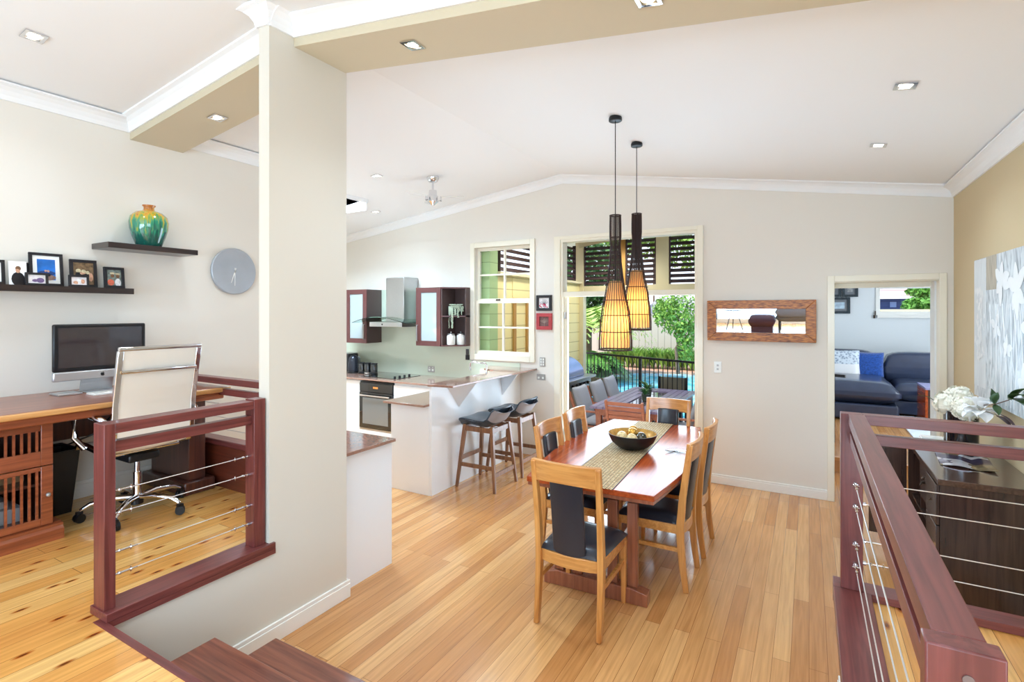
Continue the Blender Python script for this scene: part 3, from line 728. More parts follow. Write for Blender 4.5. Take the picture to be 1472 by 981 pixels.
# ================================================================== BAR STOOLS (local: faces -X)
def make_stool():
    t = thing('bar_stool', 'x', 'stool', group='bar stools at the breakfast bar')
    for sx in (-1, 1):
        for sy in (-1, 1):
            obj('leg', sweep(BM(), [(sx*.235, sy*.225, 0), (sx*.165, sy*.165, .655)], rect(.038, .038), (0, 1, 0), scales=[.72, 1.05]), WALNUT, t, bevel=.003)
    def at(z): k = z/.655; return .235-.07*k, .225-.06*k
    for sy in (-1, 1):
        for z in (.24,):
            a, b = at(z); obj('stretcher', bar(BM(), (-a, sy*b, z), (a, sy*b, z), .018, .04), WALNUT, t)
        a, b = at(.6); obj('seat_rail', bar(BM(), (-a, sy*b, .615), (a, sy*b, .615), .018, .05), WALNUT, t)
    for sx, z in ((-1, .30), (1, .17)):
        a, b = at(z); obj('footrest' if sx < 0 else 'stretcher', bar(BM(), (sx*a, -b, z), (sx*a, b, z), .018, .042), WALNUT, t)
    for sx in (-1, 1):
        a, b = at(.6); obj('seat_rail', bar(BM(), (sx*a, -b, .615), (sx*a, b, .615), .018, .05), WALNUT, t)
    path = [(-.235, .665), (-.225, .69), (-.16, .70), (-.06, .692), (.03, .684), (.09, .69), (.14, .715), (.18, .76), (.215, .81), (.25, .835), (.268, .833)]
    wid = [.17, .192, .205, .207, .205, .203, .205, .208, .205, .185, .155]
    def ev(lst, u):
        f = u*(len(lst)-1); i = min(int(f), len(lst)-2); k = f-i
        return lst[i], lst[i+1], k
    def top(off):
        def f(u, v):
            p, q, k = ev(path, v); w0, w1, _ = ev(wid, v); w = w0+(w1-w0)*k
            x = p[0]+(q[0]-p[0])*k; z = p[1]+(q[1]-p[1])*k; y = (2*u-1)
            e = (1-abs(y)**6)
            back = max(0, (v-.5)/.5)
            return (x-.05*back*y*y, w*y, z+off*e+.018*y*y*(1-back)+.0)
        return f
    bm = BM(); surf(bm, top(.012), 14, 26, .012); obj('seat', bm, BLUEL, t, smooth=60, bevel=0)
    bm = BM()
    def low(u, v):
        x, y, z = top(.0)(u, v); vv = min(1, max(0, v)); d = .046+.012*(1-abs(2*v-1))
        nx, nz = (.0, -1) if v < .5 else (.75, -.65)
        return (x+nx*d*(1-abs(2*u-1)**6)*.7, y*.97, z-.004+nz*d*(1-abs(2*u-1)**6))
    surf(bm, lambda u, v: low(u, v*.62), 14, 16); obj('seat_base', bm, BLUEL, t, smooth=60)
    bm = BM(); surf(bm, lambda u, v: low(u, .62+.38*v), 14, 12); obj('back_shell', bm, GREYL, t, smooth=60)
    return t
st = make_stool(); place(st, (-3.0, 4.70, 0)); st['label'] = 'walnut bar stool with charcoal low-back seat, nearer the camera'
dup(st, (-3.0, 5.285, 0), 0, 'walnut bar stool with charcoal low-back seat, nearer the back wall')
# ================================================================== KITCHEN
CY = 5.22   # counter front
# base cabinets along the back wall
def unit(name, label, x0, x1, y0, y1, z0, z1, doors, group='white kitchen base cabinets'):
    t = thing(name, label, 'cabinet', ((x0+x1)/2, (y0+y1)/2, 0), group=group)
    obj('carcass', BX(x0, x1, y0+.02, y1, z0+.0, z1+.012), LAM, t)
    for a, b, c, d_ in doors: obj('door', BX(a+.002, b-.002, y0, y0+.018, c, d_), LAM, t, bevel=.001)
    return t
unit('base_cabinet', 'white base cabinet left of the built-in oven', -6.9, -5.455, CY+.03, 5.94, .1, .885, ((-6.9, -6.2, .1, .88), (-6.2, -5.457, .1, .88)))
unit('base_cabinet', 'white base cabinet right of the built-in oven with a wide top drawer', -4.835, -4.0, CY+.03, 5.94, .1, .885, ((-4.835, -4.0, .1, .72), (-4.835, -4.0, .725, .86)))
struct('trim_kick', BX(-6.9, -4.0, CY+.08, CY+.1, 0, .1), LAM)
# oven
t = thing('oven', 'built-in black and steel oven under the cooktop', 'oven', (-5.145, 5.5, .1))
obj('oven_case', BX(-5.452, -4.838, CY+.032, 5.9, .11, .88), BLACK, t)
obj('control_panel', BX(-5.445, -4.845, CY+.01, CY+.03, .74, .86), BLKG, t, bevel=.002)
od = obj('oven_door', BX(-5.445, -4.845, CY+.005, CY+.03, .24, .735), BLKG, t, bevel=.003)
obj('oven_glass', BX(-5.38, -4.91, CY+.002, CY+.005, .30, .66), mat('grey_oven_glass', (120, 124, 124), .06, coat=1), od)
obj('handle', box(box(BX(-5.42, -4.87, CY-.035, CY-.018, .685, .705), -5.40, -5.385, CY-.03, CY+.006, .688, .702), -4.905, -4.89, CY-.03, CY+.006, .688, .702), CHROME, od, bevel=.003)
obj('clock_display', BX(-5.19, -5.10, CY+.0085, CY+.0105, .79, .815), mat('amber_display', (190, 120, 60), .3, emis=(220, 130, 60), es=.6), t)
obj('plinth_trim', BX(-5.445, -4.845, CY+.01, CY+.03, .215, .235), STEEL, t)
obj('lower_panel', BX(-5.452, -4.838, CY+.01, CY+.03, .1, .21), LAM, t)
# benchtops
bm = BX(-7.0, -3.305, CY, 5.95, .898, .92); box(bm, -3.85, -3.305, 4.02, CY, .898, .92)
tag(obj('benchtop', bm, STONE, bevel=.003), 'brown stone benchtop running along the splashback and lower peninsula', 'benchtop')
# cooktop
t = thing('cooktop', 'black glass cooktop with four knobs set in the benchtop', 'cooktop', (-5.22, 5.6, .92))
obj('glass_top', BX(-5.57, -4.88, 5.36, 5.86, .9205, .926), BLKG, t, bevel=.002)
for k in range(4): obj('knob', lathe(BM(), [(.018, 0), (.016, .025), (0, .025)], (-4.97, 5.42+.1*k, .926), 12), BLACK, t, smooth=40)
# peninsula
t = thing('peninsula', 'white kitchen peninsula with raised breakfast bar and triangular brackets', 'kitchen peninsula', (-3.5, 4.9, 0))
obj('cabinet_body', BX(-3.81, -3.305, 4.115, 5.25, 0.0, .897), LAM, t)
obj('back_panel', BX(-3.305, -3.275, 4.105, 5.945, 0, 1.097), LAM, t, bevel=.001)
obj('end_panel', BX(-3.81, -3.305, 4.10, 4.115, 0, .897), LAM, t)
obj('bar_top', prism(BM(), [(-3.315, 4.085), (-3.03, 4.125), (-3.03, 5.945), (-3.75, 5.945), (-3.62, 5.6), (-3.36, 5.45)], 1.098, 1.12), STONE, t, bevel=.003)
for y0, h in ((4.57, .24), (5.48, .05)):
    bm = BM(); 
    # hollow folded bracket: a triangular plate with a wedge return
    V = [bm.verts.new(p) for p in ((-3.274, y0-h, 1.096), (-3.05, y0-.01, 1.096), (-3.274, y0, .82), (-3.274, y0+h, 1.096), (-3.05, y0+.01, 1.096))]
    bm.faces.new([V[0], V[1], V[2]]); bm.faces.new([V[3], V[2], V[4]]); bm.faces.new([V[1], V[4], V[2]]); bm.faces.new([V[0], V[3], V[4], V[1]]); bm.faces.new([V[0], V[2], V[3]])
    obj('bracket', bm, LAM, t)
# near low cabinet against the pillar
t = thing('base_cabinet', 'white cabinet with brown stone top standing beside the pillar', 'cabinet', (-2.9, 2.64, 0))
obj('side_panel', BX(-2.68, -2.66, 2.41, 2.87, 0, .897), LAM, t)
obj('carcass', BX(-3.15, -2.68, 2.41, 2.86, 0, .897), LAM, t)
obj('top', BX(-3.17, -2.625, 2.388, 2.875, .898, .921), STONE, t, bevel=.003)
# splashback
tag(obj('splashback', BX(-7.0, -4.065, 5.94, 5.9495, .921, 2.18), SPLASH), 'pale green glass splashback behind the cooktop and rangehood', 'splashback')
tag(obj('splashback', BX(-4.063, -3.28, 5.94, 5.9495, .921, 1.17), SPLASH), 'low pale green glass splashback strip under the sash window', 'splashback')
# wall cabinets
def wallcab(label, x0, x1, gx0, gx1, hx):
    t = thing('wall_cabinet', label, 'cabinet', ((x0+x1)/2, 5.78, 1.38), group='maroon glass-door wall cabinets')
    bm = BM(); z0, z1 = 1.375, 2.18
    box(bm, x0, x0+.018, 5.64, 5.938, z0, z1); box(bm, x1-.018, x1, 5.64, 5.938, z0, z1)
    box(bm, x0+.018, x1-.018, 5.64, 5.938, z0, z0+.018); box(bm, x0+.018, x1-.018, 5.64, 5.938, z1-.018, z1); box(bm, x0+.018, x1-.018, 5.92, 5.938, z0+.018, z1-.018)
    obj('carcass', bm, INNER, t)
    bm = BM(); y0, y1 = 5.62, 5.639
    box(bm, x0, gx0, y0, y1, z0, z1); box(bm, gx1, x1, y0, y1, z0, z1); box(bm, gx0, gx1, y0, y1, z0, 1.445); box(bm, gx0, gx1, y0, y1, 2.11, z1)
    d = obj('door', bm, MAROON, t, bevel=.002)
    obj('pane', BX(gx0, gx1, 5.628, 5.632, 1.445, 2.11), mat('ribbed_pane', (226, 240, 242), .15, alpha=.38, bump=.3, bscale=40, stretch=(1, 1, .05)), d)
    obj('handle', tube(BM(), [(hx, 5.62, 1.44), (hx, 5.598, 1.44), (hx, 5.598, 1.66), (hx, 5.62, 1.66)], .006, 8, up=(1, 0, 0)), STEEL, d)
    for z in (1.665, 1.885): obj('shelf', BX(x0+.018, x1-.018, 5.66, 5.92, z, z+.012), mat('shelf_edge', (96, 108, 104), .4), t)
    obj('back_liner', BX(x0+.02, x1-.02, 5.914, 5.918, z0+.02, z1-.02), WHITE, t)
    return t
wallcab('maroon wall cabinet with glass door left of the rangehood', -6.16, -5.713, -6.06, -5.79, -5.75)
wallcab('maroon wall cabinet with glass door right of the rangehood', -4.762, -4.335, -4.675, -4.405, -4.73)
# open corner shelf unit
t = thing('open_shelf_unit', 'dark open corner shelf at the right end of the wall cabinets', 'shelf', (-4.2, 5.8, 1.375))
pl = [(-4.333, 5.63), (-4.31, 5.62), (-4.06, 5.82), (-4.06, 5.938), (-4.333, 5.938)]
for z in (1.375, 1.775, 2.162): obj('shelf_board', prism(BM(), pl, z, z+.018), MAROON, t)
obj('back_panel', BX(-4.31, -4.078, 5.925, 5.938, 1.393, 2.162), INNER, t)
obj('side_panel', BX(-4.333, -4.315, 5.63, 5.938, 1.393, 2.162), INNER, t)
obj('side_panel', BX(-4.078, -4.06, 5.83, 5.938, 1.393, 2.162), INNER, t)
# contents of cabinet
tag(obj('serving_bowl', lathe(BM(), [(.03, 0), (.09, .05), (.1, .07), (.094, .07), (.03, .01), (0, .01)], (-4.5, 5.78, 1.677+.10)), mat('lime_bowl', (170, 200, 70), .3), smooth=50), 'lime green bowl behind the ribbed glass of the right wall cabinet', 'bowl')
tag(obj('plate_stack', lathe(BM(), [(.05, 0), (.085, .02), (.085, .1), (0, .1)], (-4.5, 5.78, 1.677)), WHITE, smooth=50), 'white stack of dishes under the lime bowl in the right wall cabinet', 'dishes')
tag(obj('glass_dishes', lathe(BM(), [(.05, 0), (.07, .05), (.064, .05), (0, .01)], (-5.93, 5.78, 1.393)), mat('teal_glass', (40, 110, 120), .1), smooth=50), 'small teal bowl inside the left wall cabinet', 'bowl')
# jars
def jar(x, y, label):
    t = thing('canister', label, 'canister', (x, y, 1.393), group='white jars on the corner shelf')
    obj('jar', lathe(BM(), [(0, 1.3935), (.055, 1.394), (.06, 1.405), (.06, 1.51), (.052, 1.525), (0, 1.525)], (x, y, 0)), WHITE, t, smooth=40)
    obj('lid', lathe(BM(), [(.05, 1.526), (.05, 1.545), (.02, 1.552), (0, 1.552)], (x, y, 0)), STEEL, t, smooth=40)
    obj('knob', ball(BM(), (x, y, 1.565), .012, 10, 8), STEEL, t, smooth=180)
jar(-4.245, 5.74, 'white canister with steel lid on the corner shelf, the left one'); jar(-4.155, 5.84, 'white canister with steel lid on the corner shelf, the right one')
# trailing plant
t = thing('trailing_plant', 'trailing string-of-pearls plant on the corner shelf', 'plant', (-4.2, 5.8, 1.793))
obj('pot', lathe(BM(), [(.0, 1.794), (.05, 1.794), (.062, 1.90), (.056, 1.90), (0, 1.89)], (-4.2, 5.79, 0)), mat('dark_green_pot', (60, 84, 74), .4), t, smooth=50)
bm = BM(); rr = random.Random(3)
for k in range(46):
    a = rr.uniform(-PI, PI); L = rr.choice((.08, .12, .16, .3)) if math.sin(a) < .2 else .08
    x0, y0 = -4.2+.06*math.cos(a), 5.79+.06*math.sin(a)
    for q in range(int(L/.012)+3):
        zz = 1.925+.02*math.sin(min(q, 3)) - max(0, q-2)*.012
        f = min(1, q/3)
        ball(bm, (x0+(.035*f)*math.cos(a)+rr.uniform(-.006, .006), y0+(.035*f)*math.sin(a)+rr.uniform(-.006, .006), zz), .0075, 5, 4)
obj('foliage', bm, mat('silver_green_pearls', (186, 200, 178), .6), t)
# range hood
t = thing('range_hood', 'stainless chimney rangehood with curved glass canopy', 'range hood', (-5.15, 5.78, 1.6))
obj('chimney', box(BX(-5.33, -4.99, 5.63, 5.938, 1.70, 2.33), -5.325, -4.995, 5.635, 5.938, 2.33, 2.34), STEEL, t, bevel=.004)
obj('motor_box', BX(-5.55, -4.93, 5.52, 5.938, 1.63, 1.70), STEEL, t, bevel=.004)
obj('button', lathe(BM(), [(0, 0), (.012, 0), (.012, .004), (0, .004)], M=Matrix.Translation((-5.3, 5.52, 1.665)) @ Matrix.Rotation(PI/2, 4, 'X'), seg=12), BLACK, t)
def hg(u, v):
    x = -5.80+1.02*u; y = 5.42+.5*v
    return (x, y+.0-.04*math.sin(PI*u)*(1-v), 1.69+.085*math.sin(PI*u))
obj('glass_canopy', surf(BM(), hg, 20, 4, .007), HGLASS, t, smooth=60)
# kettle & canisters
t = thing('kettle', 'black electric kettle on the benchtop at the left', 'kettle', (-6.02, 5.62, .92))
kx, ky = -6.0, 5.64
obj('body', lathe(BM(), [(0, .945), (.085, .945), (.088, .98), (.075, 1.12), (.062, 1.16), (.03, 1.185), (0, 1.19)], (kx, ky, 0)), mat('dark_kettle_steel', (52, 54, 62), .2, .5), t, smooth=45)
obj('base', lathe(BM(), [(0, .9205), (.09, .9205), (.09, .943), (0, .943)], (kx, ky, 0)), BLACK, t, smooth=45)
obj('handle', tube(BM(), [(kx+.06, ky, 1.165), (kx+.12, ky, 1.16), (kx+.13, ky, 1.08), (kx+.11, ky, 1.0), (kx+.08, ky, .98)], .011, 8, up=(0, 1, 0)), BLACK, t, smooth=60)
t = thing('coffee_machine', 'black coffee machine half hidden behind the pillar', 'coffee machine', (-6.32, 5.6, .92))
obj('body', BX(-6.30, -6.10, 5.62, 5.84, .9205, 1.2), BLACK, t, bevel=.015); obj('top_tray', BX(-6.29, -6.11, 5.63, 5.83, 1.201, 1.212), STEEL, t)
for k, (x, lab) in enumerate(((-5.80, 'black canister beside the kettle, leftmost of the three'), (-5.68, 'black canister with a steel band, middle of the three'), (-5.555, 'black canister nearest the cooktop, rightmost of the three'))):
    t = thing('canister', lab, 'canister', (x, 5.62, .92), group='black canisters on the benchtop')
    obj('jar', lathe(BM(), [(0, .9275), (.05, .9275), (.052, .96), (.052, 1.06), (.048, 1.07), (0, 1.07)], (x, 5.62, 0)), BLKG, t, smooth=40)
    obj('lid', lathe(BM(), [(0, 1.071), (.05, 1.071), (.05, 1.09), (0, 1.095)], (x, 5.62, 0)), BLACK, t, smooth=40)
    obj('base_band', lathe(BM(), [(.053, .9275), (.054, .945), (.053, .95)], (x, 5.62, 0)), STEEL if k == 1 else BLACK, t)
# tap
t = thing('tap', 'chrome square-arched kitchen tap behind the breakfast bar', 'tap', (-3.53, 5.52, .92))
obj('spout', tube(BM(), [(-3.53, 5.52, .92), (-3.53, 5.52, 1.17), (-3.55, 5.52, 1.195), (-3.74, 5.50, 1.205), (-3.765, 5.50, 1.185), (-3.765, 5.5, 1.10)], .013, 10, up=(0, 1, 0)), CHROME, t, smooth=60)
obj('base', lathe(BM(), [(0, .9205), (.026, .9205), (.026, .96), (0, .96)], (-3.53, 5.52, 0)), CHROME, t, smooth=50)
t = thing('sink', 'stainless steel sink bowl set in the bench behind the tap', 'sink', (-3.75, 5.5, .92))
bm = BM()
for a in ((-3.98, -3.6, 5.3, 5.32), (-3.98, -3.6, 5.68, 5.7), (-3.98, -3.96, 5.32, 5.68), (-3.62, -3.6, 5.32, 5.68)): box(bm, *a, .9205, .926)
obj('rim', bm, CHROME, t); obj('drainer', BX(-3.96, -3.62, 5.32, 5.68, .9205, .9225), STEEL, t)
# power points / switches: plate > buttons
def plate(name, label, cat, c, w, h, nrm, m, btn, bm_=None, group=None):
    t = thing(name, label, cat, c, group=group)
    x, y, z = c
    obj('plate', BX(x-w/2, x+w/2, y-.008, y, z-h/2, z+h/2), m, t, bevel=.002)
    for dx, dz, bw, bh in btn: obj('button', BX(x+dx-bw/2, x+dx+bw/2, y-.012, y-.0085, z+dz-bh/2, z+dz+bh/2), bm_ or WHITE, t)
plate('power_point', 'grey double power point on the green splashback', 'power point', (-4.742, 5.939, 1.015), .12, .085, 0, GREYP, ((-.03, -.01, .03, .03), (.03, -.01, .03, .03), (-.03, .025, .015, .012), (.03, .025, .015, .012)))
plate('light_switch', 'grey six-gang light switch right of the sash window', 'light switch', (-2.956, 5.949, 1.205), .075, .115, 0, GREYP, [(dx, dz, .02, .026) for dx in (-.016, .016) for dz in (-.033, 0, .033)])
plate('power_point', 'grey double power point on the wall right of the breakfast bar', 'power point', (-2.975, 5.949, 1.01), .12, .075, 0, GREYP, ((-.03, -.008, .026, .026), (.03, -.008, .026, .026)))
plate('light_switch', 'white light switch on the wall below the rectangular mirror', 'light switch', (-.852, 5.949, 1.25), .075, .12, 0, WHITE, ((0, .02, .02, .02), (0, -.02, .02, .02)), GREYP)
t = thing('wall_remote', 'black remote control in a wall holder beside the sash window', 'remote control', (-4.06, 5.93, 1.25))
t.location = (-4.0, 5.93, 1.18)
obj('holder', BX(-4.13, -4.075, 5.915, 5.939, 1.18, 1.25), BLACK, t, bevel=.004); obj('handset', BX(-4.127, -4.082, 5.918, 5.934, 1.251, 1.33), mat('grey_handset', (60, 60, 64), .4), t, bevel=.004)
# small artworks
def art(label, x0, x1, z0, z1, fm, cm, pm, inset=.035):
    t = thing('framed_art', label, 'picture', ((x0+x1)/2, 5.93, z0), group='two small square pictures')
    bm = BM()
    for a in ((x0, x1, z0, z0+inset), (x0, x1, z1-inset, z1), (x0, x0+inset, z0+inset, z1-inset), (x1-inset, x1, z0+inset, z1-inset)): box(bm, a[0], a[1], 5.925, 5.949, a[2], a[3])
    obj('frame', bm, fm, t, bevel=.002)
    pc = obj('picture', BX(x0+inset, x1-inset, 5.938, 5.948, z0+inset, z1-inset), cm, t)
    cx = (x0+x1)/2; bm = BM(); rr = random.Random(5)
    tube(bm, [(cx, 5.937, z0+inset), (cx+.004, 5.937, z0+.09), (cx, 5.937, (z0+z1)/2)], .003, 4, up=(0, 1, 0))
    for k in range(9):
        a = PI*(.1+.8*k/8); l = rr.uniform(.04, .065)
        tube(bm, [(cx, 5.937, (z0+z1)/2-.02), (cx+l*.5*math.cos(a), 5.937, (z0+z1)/2-.02+l*.6*math.sin(a)), (cx+l*math.cos(a), 5.937, (z0+z1)/2-.01+l*math.sin(a))], .0018, 4, up=(0, 1, 0))
    obj('branch_motif', bm, pm, pc)
    return pc
FR_B = mat('black_picture_frame', (34, 32, 36), .4)
pc = art('small black-framed picture of a blossoming tree, above the red one', -3.035, -2.82, 1.858, 2.058, FR_B, mat('pale_picture_ground', (236, 232, 232), .6), BLACK)
bm = BM(); rr = random.Random(9)
for k in range(14): ball(bm, (-2.93+rr.uniform(-.06, .06), 5.936, 1.90+rr.uniform(0, .05)), (.008, .002, .008), 8, 5)
obj('pink_blossoms', bm, mat('magenta_blossom', (200, 40, 90), .6), pc)
art('small red-framed picture with a dark square centre, below the black one', -3.035, -2.815, 1.617, 1.828, mat('red_picture_frame', (176, 62, 66), .5), mat('brown_picture_ground', (110, 78, 74), .6, var=.3, scale=30), mat('pale_branch', (190, 170, 160), .6), .045)
# wall mirror
t = thing('wall_mirror', 'long rectangular mirror in a rustic brown timber frame', 'mirror', (-.445, 5.93, 1.54))
x0, x1, z0, z1 = -.951, .062, 1.541, 1.967; i = .09
MT = Matrix.Translation((0, 5.93, 1.54)) @ Matrix.Rotation(math.radians(2.5), 4, 'X') @ Matrix.Translation((0, -5.93, -1.54))
bm = BM()
for tr in ([(x0, z0), (x1, z0), (x1-i, z0+i), (x0+i, z0+i)], [(x0, z1), (x0+i, z1-i), (x1-i, z1-i), (x1, z1)], [(x0, z0), (x0+i, z0+i), (x0+i, z1-i), (x0, z1)], [(x1, z0), (x1, z1), (x1-i, z1-i), (x1-i, z0+i)]):
    prism(bm, tr, 5.902, 5.928, 'y')
bmesh.ops.transform(bm, matrix=MT, verts=bm.verts[:]); obj('frame', bm, RUSTIC, t, bevel=.004)
bm = BX(x0+i, x1-i, 5.918, 5.922, z0+i, z1-i); bmesh.ops.transform(bm, matrix=MT, verts=bm.verts[:]); obj('mirror_glass', bm, MIRROR, t)
# ================================================================== STUDY
# desk
t = thing('desk', 'long worn red-brown timber desk with slatted pedestal against the study wall', 'desk', (-4.1, 1.2, UP))
obj('desktop', BX(-4.495, -3.70, -.35, 2.27, 1.268, 1.30), DESKY, t, bevel=.006)
obj('front_edge', BX(-3.70, -3.675, -.36, 2.28, 1.266, 1.30), DESKE, t, bevel=.008)
obj('moulding', BX(-3.745, -3.715, -.33, 2.25, 1.215, 1.266), DESKY, t, bevel=.008)
# pedestal (left, slatted)
px0, px1, py0, py1 = -4.44, -3.83, .28, 1.295
bm = BX(px0, px1, py1-.02, py1, .62, 1.215); box(bm, px0, px1, py0, py0+.02, .62, 1.215); box(bm, px0, px0+.02, py0+.02, py1-.02, .62, 1.215); box(bm, px0+.02, px1-.02, py0+.02, py1-.02, .62, .64)
box(bm, px0+.02, px1-.04, py0+.02, py1-.02, .84, .855)
obj('pedestal_case', bm, DESKD, t)
obj('plinth', prism(BM(), [(px0, .5255), (-3.785, .5255), (-3.785, .585), (-3.80, .60), (-3.80, .615), (-3.825, .62), (px0, .62)], py0-.03, 1.335, 'y'), DESKY, t)
def grille(name, z0, z1, oz0, oz1, knobz, y0, y1):
    bm = BX(-3.829, -3.812, y1-.055, y1, z0, z1); box(bm, -3.829, -3.812, y0, y0+.055, z0, z1)
    box(bm, -3.829, -3.812, y0+.055, y1-.055, z0, oz0); box(bm, -3.829, -3.812, y0+.055, y1-.055, oz1, z1)
    d = obj(name, bm, DESKY, t, bevel=.003)
    n = int((y1-y0-.11)/.0315); bm = BM()
    for k in range(n):
        y = y0+.055+(k+.5)*(y1-y0-.11)/n; box(bm, -3.826, -3.816, y-.006, y+.006, oz0, oz1)
    obj('slats', bm, DESKY, d)
    if knobz: obj('knob', ball(BM(), (-3.80, y1-.026, knobz), .012, 10, 8), GREYP, d, smooth=180)
for y0, y1 in ((.29, .78), (.785, 1.293)):
    grille('slatted_drawer', .965, 1.21, 1.05, 1.165, None, y0, y1)
    grille('slatted_door', .622, .960, .665, .935, .795, y0, y1)
obj('apron', BX(-4.40, -4.38, 1.296, 2.10, .98, 1.215), DESKD, t)
# right support
obj('end_panel', BX(-4.42, -3.90, 2.10, 2.22, .62, 1.262), DESKD, t, bevel=.004)
obj('foot', BX(-4.46, -3.86, 2.05, 2.27, .526, .62), DESKD, t, bevel=.01)
# things inside the pedestal
tag(obj('storage_box', BX(-4.3, -4.0, .9, 1.22, .8555, .95), mat('tan_box', (190, 150, 110), .6)), 'tan box on the upper inner shelf of the desk pedestal', 'box')
tag(obj('paper_stack', box(BX(-4.35, -3.95, .5, 1.2, .6405, .72), -4.3, -4.0, .6, 1.15, .72, .76), mat('grey_papers', (176, 178, 184), .7)), 'grey stack of papers low inside the desk pedestal', 'papers')
# wastebasket
t = thing('wastebasket', 'black tapered wastebasket on the floor beside the desk pedestal', 'bin', (-4.33, 1.47, UP))
def frus(w0, w1, z0, z1, th):
    bm = BM(); r = []
    for w, z in ((w0, z0), (w1, z1), (w1-th, z1), (w0-th, z0+th)):
        r.append([bm.verts.new((-4.33+a*w, 1.45+b*w*.8, z)) for a, b in ((-1, -1), (1, -1), (1, 1), (-1, 1))])
    bm.faces.new(r[0][::-1]); bm.faces.new(r[3])
    for A, B in zip(r, r[1:]):
        for k in range(4): bm.faces.new([A[k], A[(k+1) % 4], B[(k+1) % 4], B[k]])
    return bm
obj('bin_body', frus(.10, .14, UP+.001, .94, .006), BLACK, t)
obj('rim', sweep(BM(), [(-4.33-.142, 1.45-.113, .94), (-4.33+.142, 1.45-.113, .94), (-4.33+.142, 1.45+.113, .94), (-4.33-.142, 1.45+.113, .94)], rect(.008, .01), closed=True), BLACK, t)
tag(obj('extension_lead', tube(BM(), [(-4.37, 1.30, 1.0), (-4.30, 1.40, .975), (-4.2, 1.50, .98), (-4.15, 1.62, 1.03), (-4.22, 1.75, 1.12), (-4.36, 1.85, 1.2)], .006, 6), BLACK), 'loose black cord drooping under the desk', 'cord')
# computer
t = thing('computer', 'silver and black all-in-one computer on the desk', 'computer', (-4.27, 1.70, 1.30))
obj('screen_case', BX(-4.262, -4.235, 1.435, 1.975, 1.452, 1.765), BLACK, t, bevel=.010)
obj('screen', BX(-4.2345, -4.2335, 1.462, 1.948, 1.478, 1.742), mat('dark_screen', (52, 44, 46), .06, coat=1), t)
obj('chin', BX(-4.263, -4.234, 1.435, 1.975, 1.39, 1.451), ALU, t, bevel=.008)
lg = BM()
M = Matrix.Translation((-4.2335, 1.706, 1.42)) @ Matrix.Rotation(PI/2, 4, 'Z') @ Matrix.Rotation(PI/2, 4, 'X')
P = [(0, -.011), (.005, -.013), (.009, -.009), (.011, -.003), (.0085, 0), (.008, .004), (.0105, .0075), (.006, .0105), (0, .0085), (-.006, .0105), (-.0105, .007), (-.012, 0), (-.010, -.007), (-.005, -.013)]
prism(lg, P, .0, .0012); prism(lg, [(0, .011), (.0005, .015), (.0045, .018), (.0042, .0135)], 0, .0012)
bmesh.ops.transform(lg, matrix=M, verts=lg.verts[:]); obj('logo', lg, BLACK, t)
obj('stand', sweep(BM(), [(-4.33, 1.705, 1.305), (-4.315, 1.705, 1.36), (-4.285, 1.705, 1.43), (-4.268, 1.705, 1.46)], rect(.19, .008), (1, 0, 0)), ALU, t)
obj('stand_foot', BX(-4.36, -4.17, 1.61, 1.80, 1.3005, 1.307), ALU, t, bevel=.002)
tag(obj('keyboard', box(BX(-4.02, -3.90, 1.52, 1.80, 1.3005, 1.312), -4.015, -3.905, 1.525, 1.795, 1.312, 1.315), WHITE, bevel=.002), 'white keyboard on the desk in front of the computer', 'keyboard').location = (-.13, .06, 0)
tag(obj('trackpad', BX(-4.36, -4.22, 1.47, 1.60, 1.3005, 1.312), ALU, bevel=.002), 'flat silver tray on the desk left of the computer stand', 'tray').location = (.02, -.02, 0)
# shelves
tag(obj('wall_shelf', BX(-4.499, -4.25, 1.745, 2.36, 2.300, 2.340), SHELF, bevel=.002), 'short black-brown floating shelf carrying the green vase', 'shelf', 'floating shelves')
t = thing('picture_ledge', 'long black-brown picture ledge with framed photographs', 'shelf', (-4.43, 1.2, 1.98), group='floating shelves')
obj('shelf_board', BX(-4.499, -4.37, -.4, 1.955, 1.984, 2.012), SHELF, t); obj('front_lip', BX(-4.37, -4.36, -.4, 1.955, 1.978, 2.020), SHELF, t)
# vase
vc = (-4.37, 2.06, 2.3405)
t = thing('glazed_vase', 'round green and amber drip-glazed vase on the short wall shelf', 'vase', vc)
vp = [(0, 0), (.082, 0), (.09, .02), (.112, .08), (.128, .14), (.133, .19), (.124, .235), (.092, .268), (.045, .283), (.036, .295), (.036, .312), (.046, .322), (.045, .328), (.034, .326), (.03, .30), (0, .295)]
vv = obj('vase_body', lathe(BM(), [(r*.97, z*.97) for r, z in vp], vc, 40), GLAZE, t, smooth=70)
# clock
t = thing('wall_clock', 'round grey metal wall clock on the study wall', 'clock', (-4.49, 2.805, 2.0))
MC = Matrix.Translation((-4.499, 2.805, 2.21)) @ Matrix.Rotation(PI/2, 4, 'Y')
obj('face', lathe(BM(), [(0, 0), (.2, 0), (.207, .006), (.207, .022), (.2, .028), (0, .028)], seg=56, M=MC), CLOCKM, t, smooth=35)
def hand(ang, L, w):
    bm = BM(); prism(bm, [(-w, -.03), (w, -.03), (w*.5, L), (-w*.5, L)], .030, .032)
    bmesh.ops.transform(bm, matrix=Matrix.Translation((-4.499, 2.805, 2.21)) @ Matrix.Rotation(PI/2, 4, 'Z') @ Matrix.Rotation(PI/2, 4, 'X') @ Matrix.Rotation(ang, 4, 'Z'), verts=bm.verts[:])
    return bm
obj('hour_hand', hand(-math.radians(198), .11, .005), PAPER, t); obj('minute_hand', hand(-math.radians(180), .13, .004), PAPER, t); obj('centre_pin', lathe(BM(), [(0, .028), (.008, .028), (.008, .036), (0, .036)], seg=12, M=MC), CHROME, t)
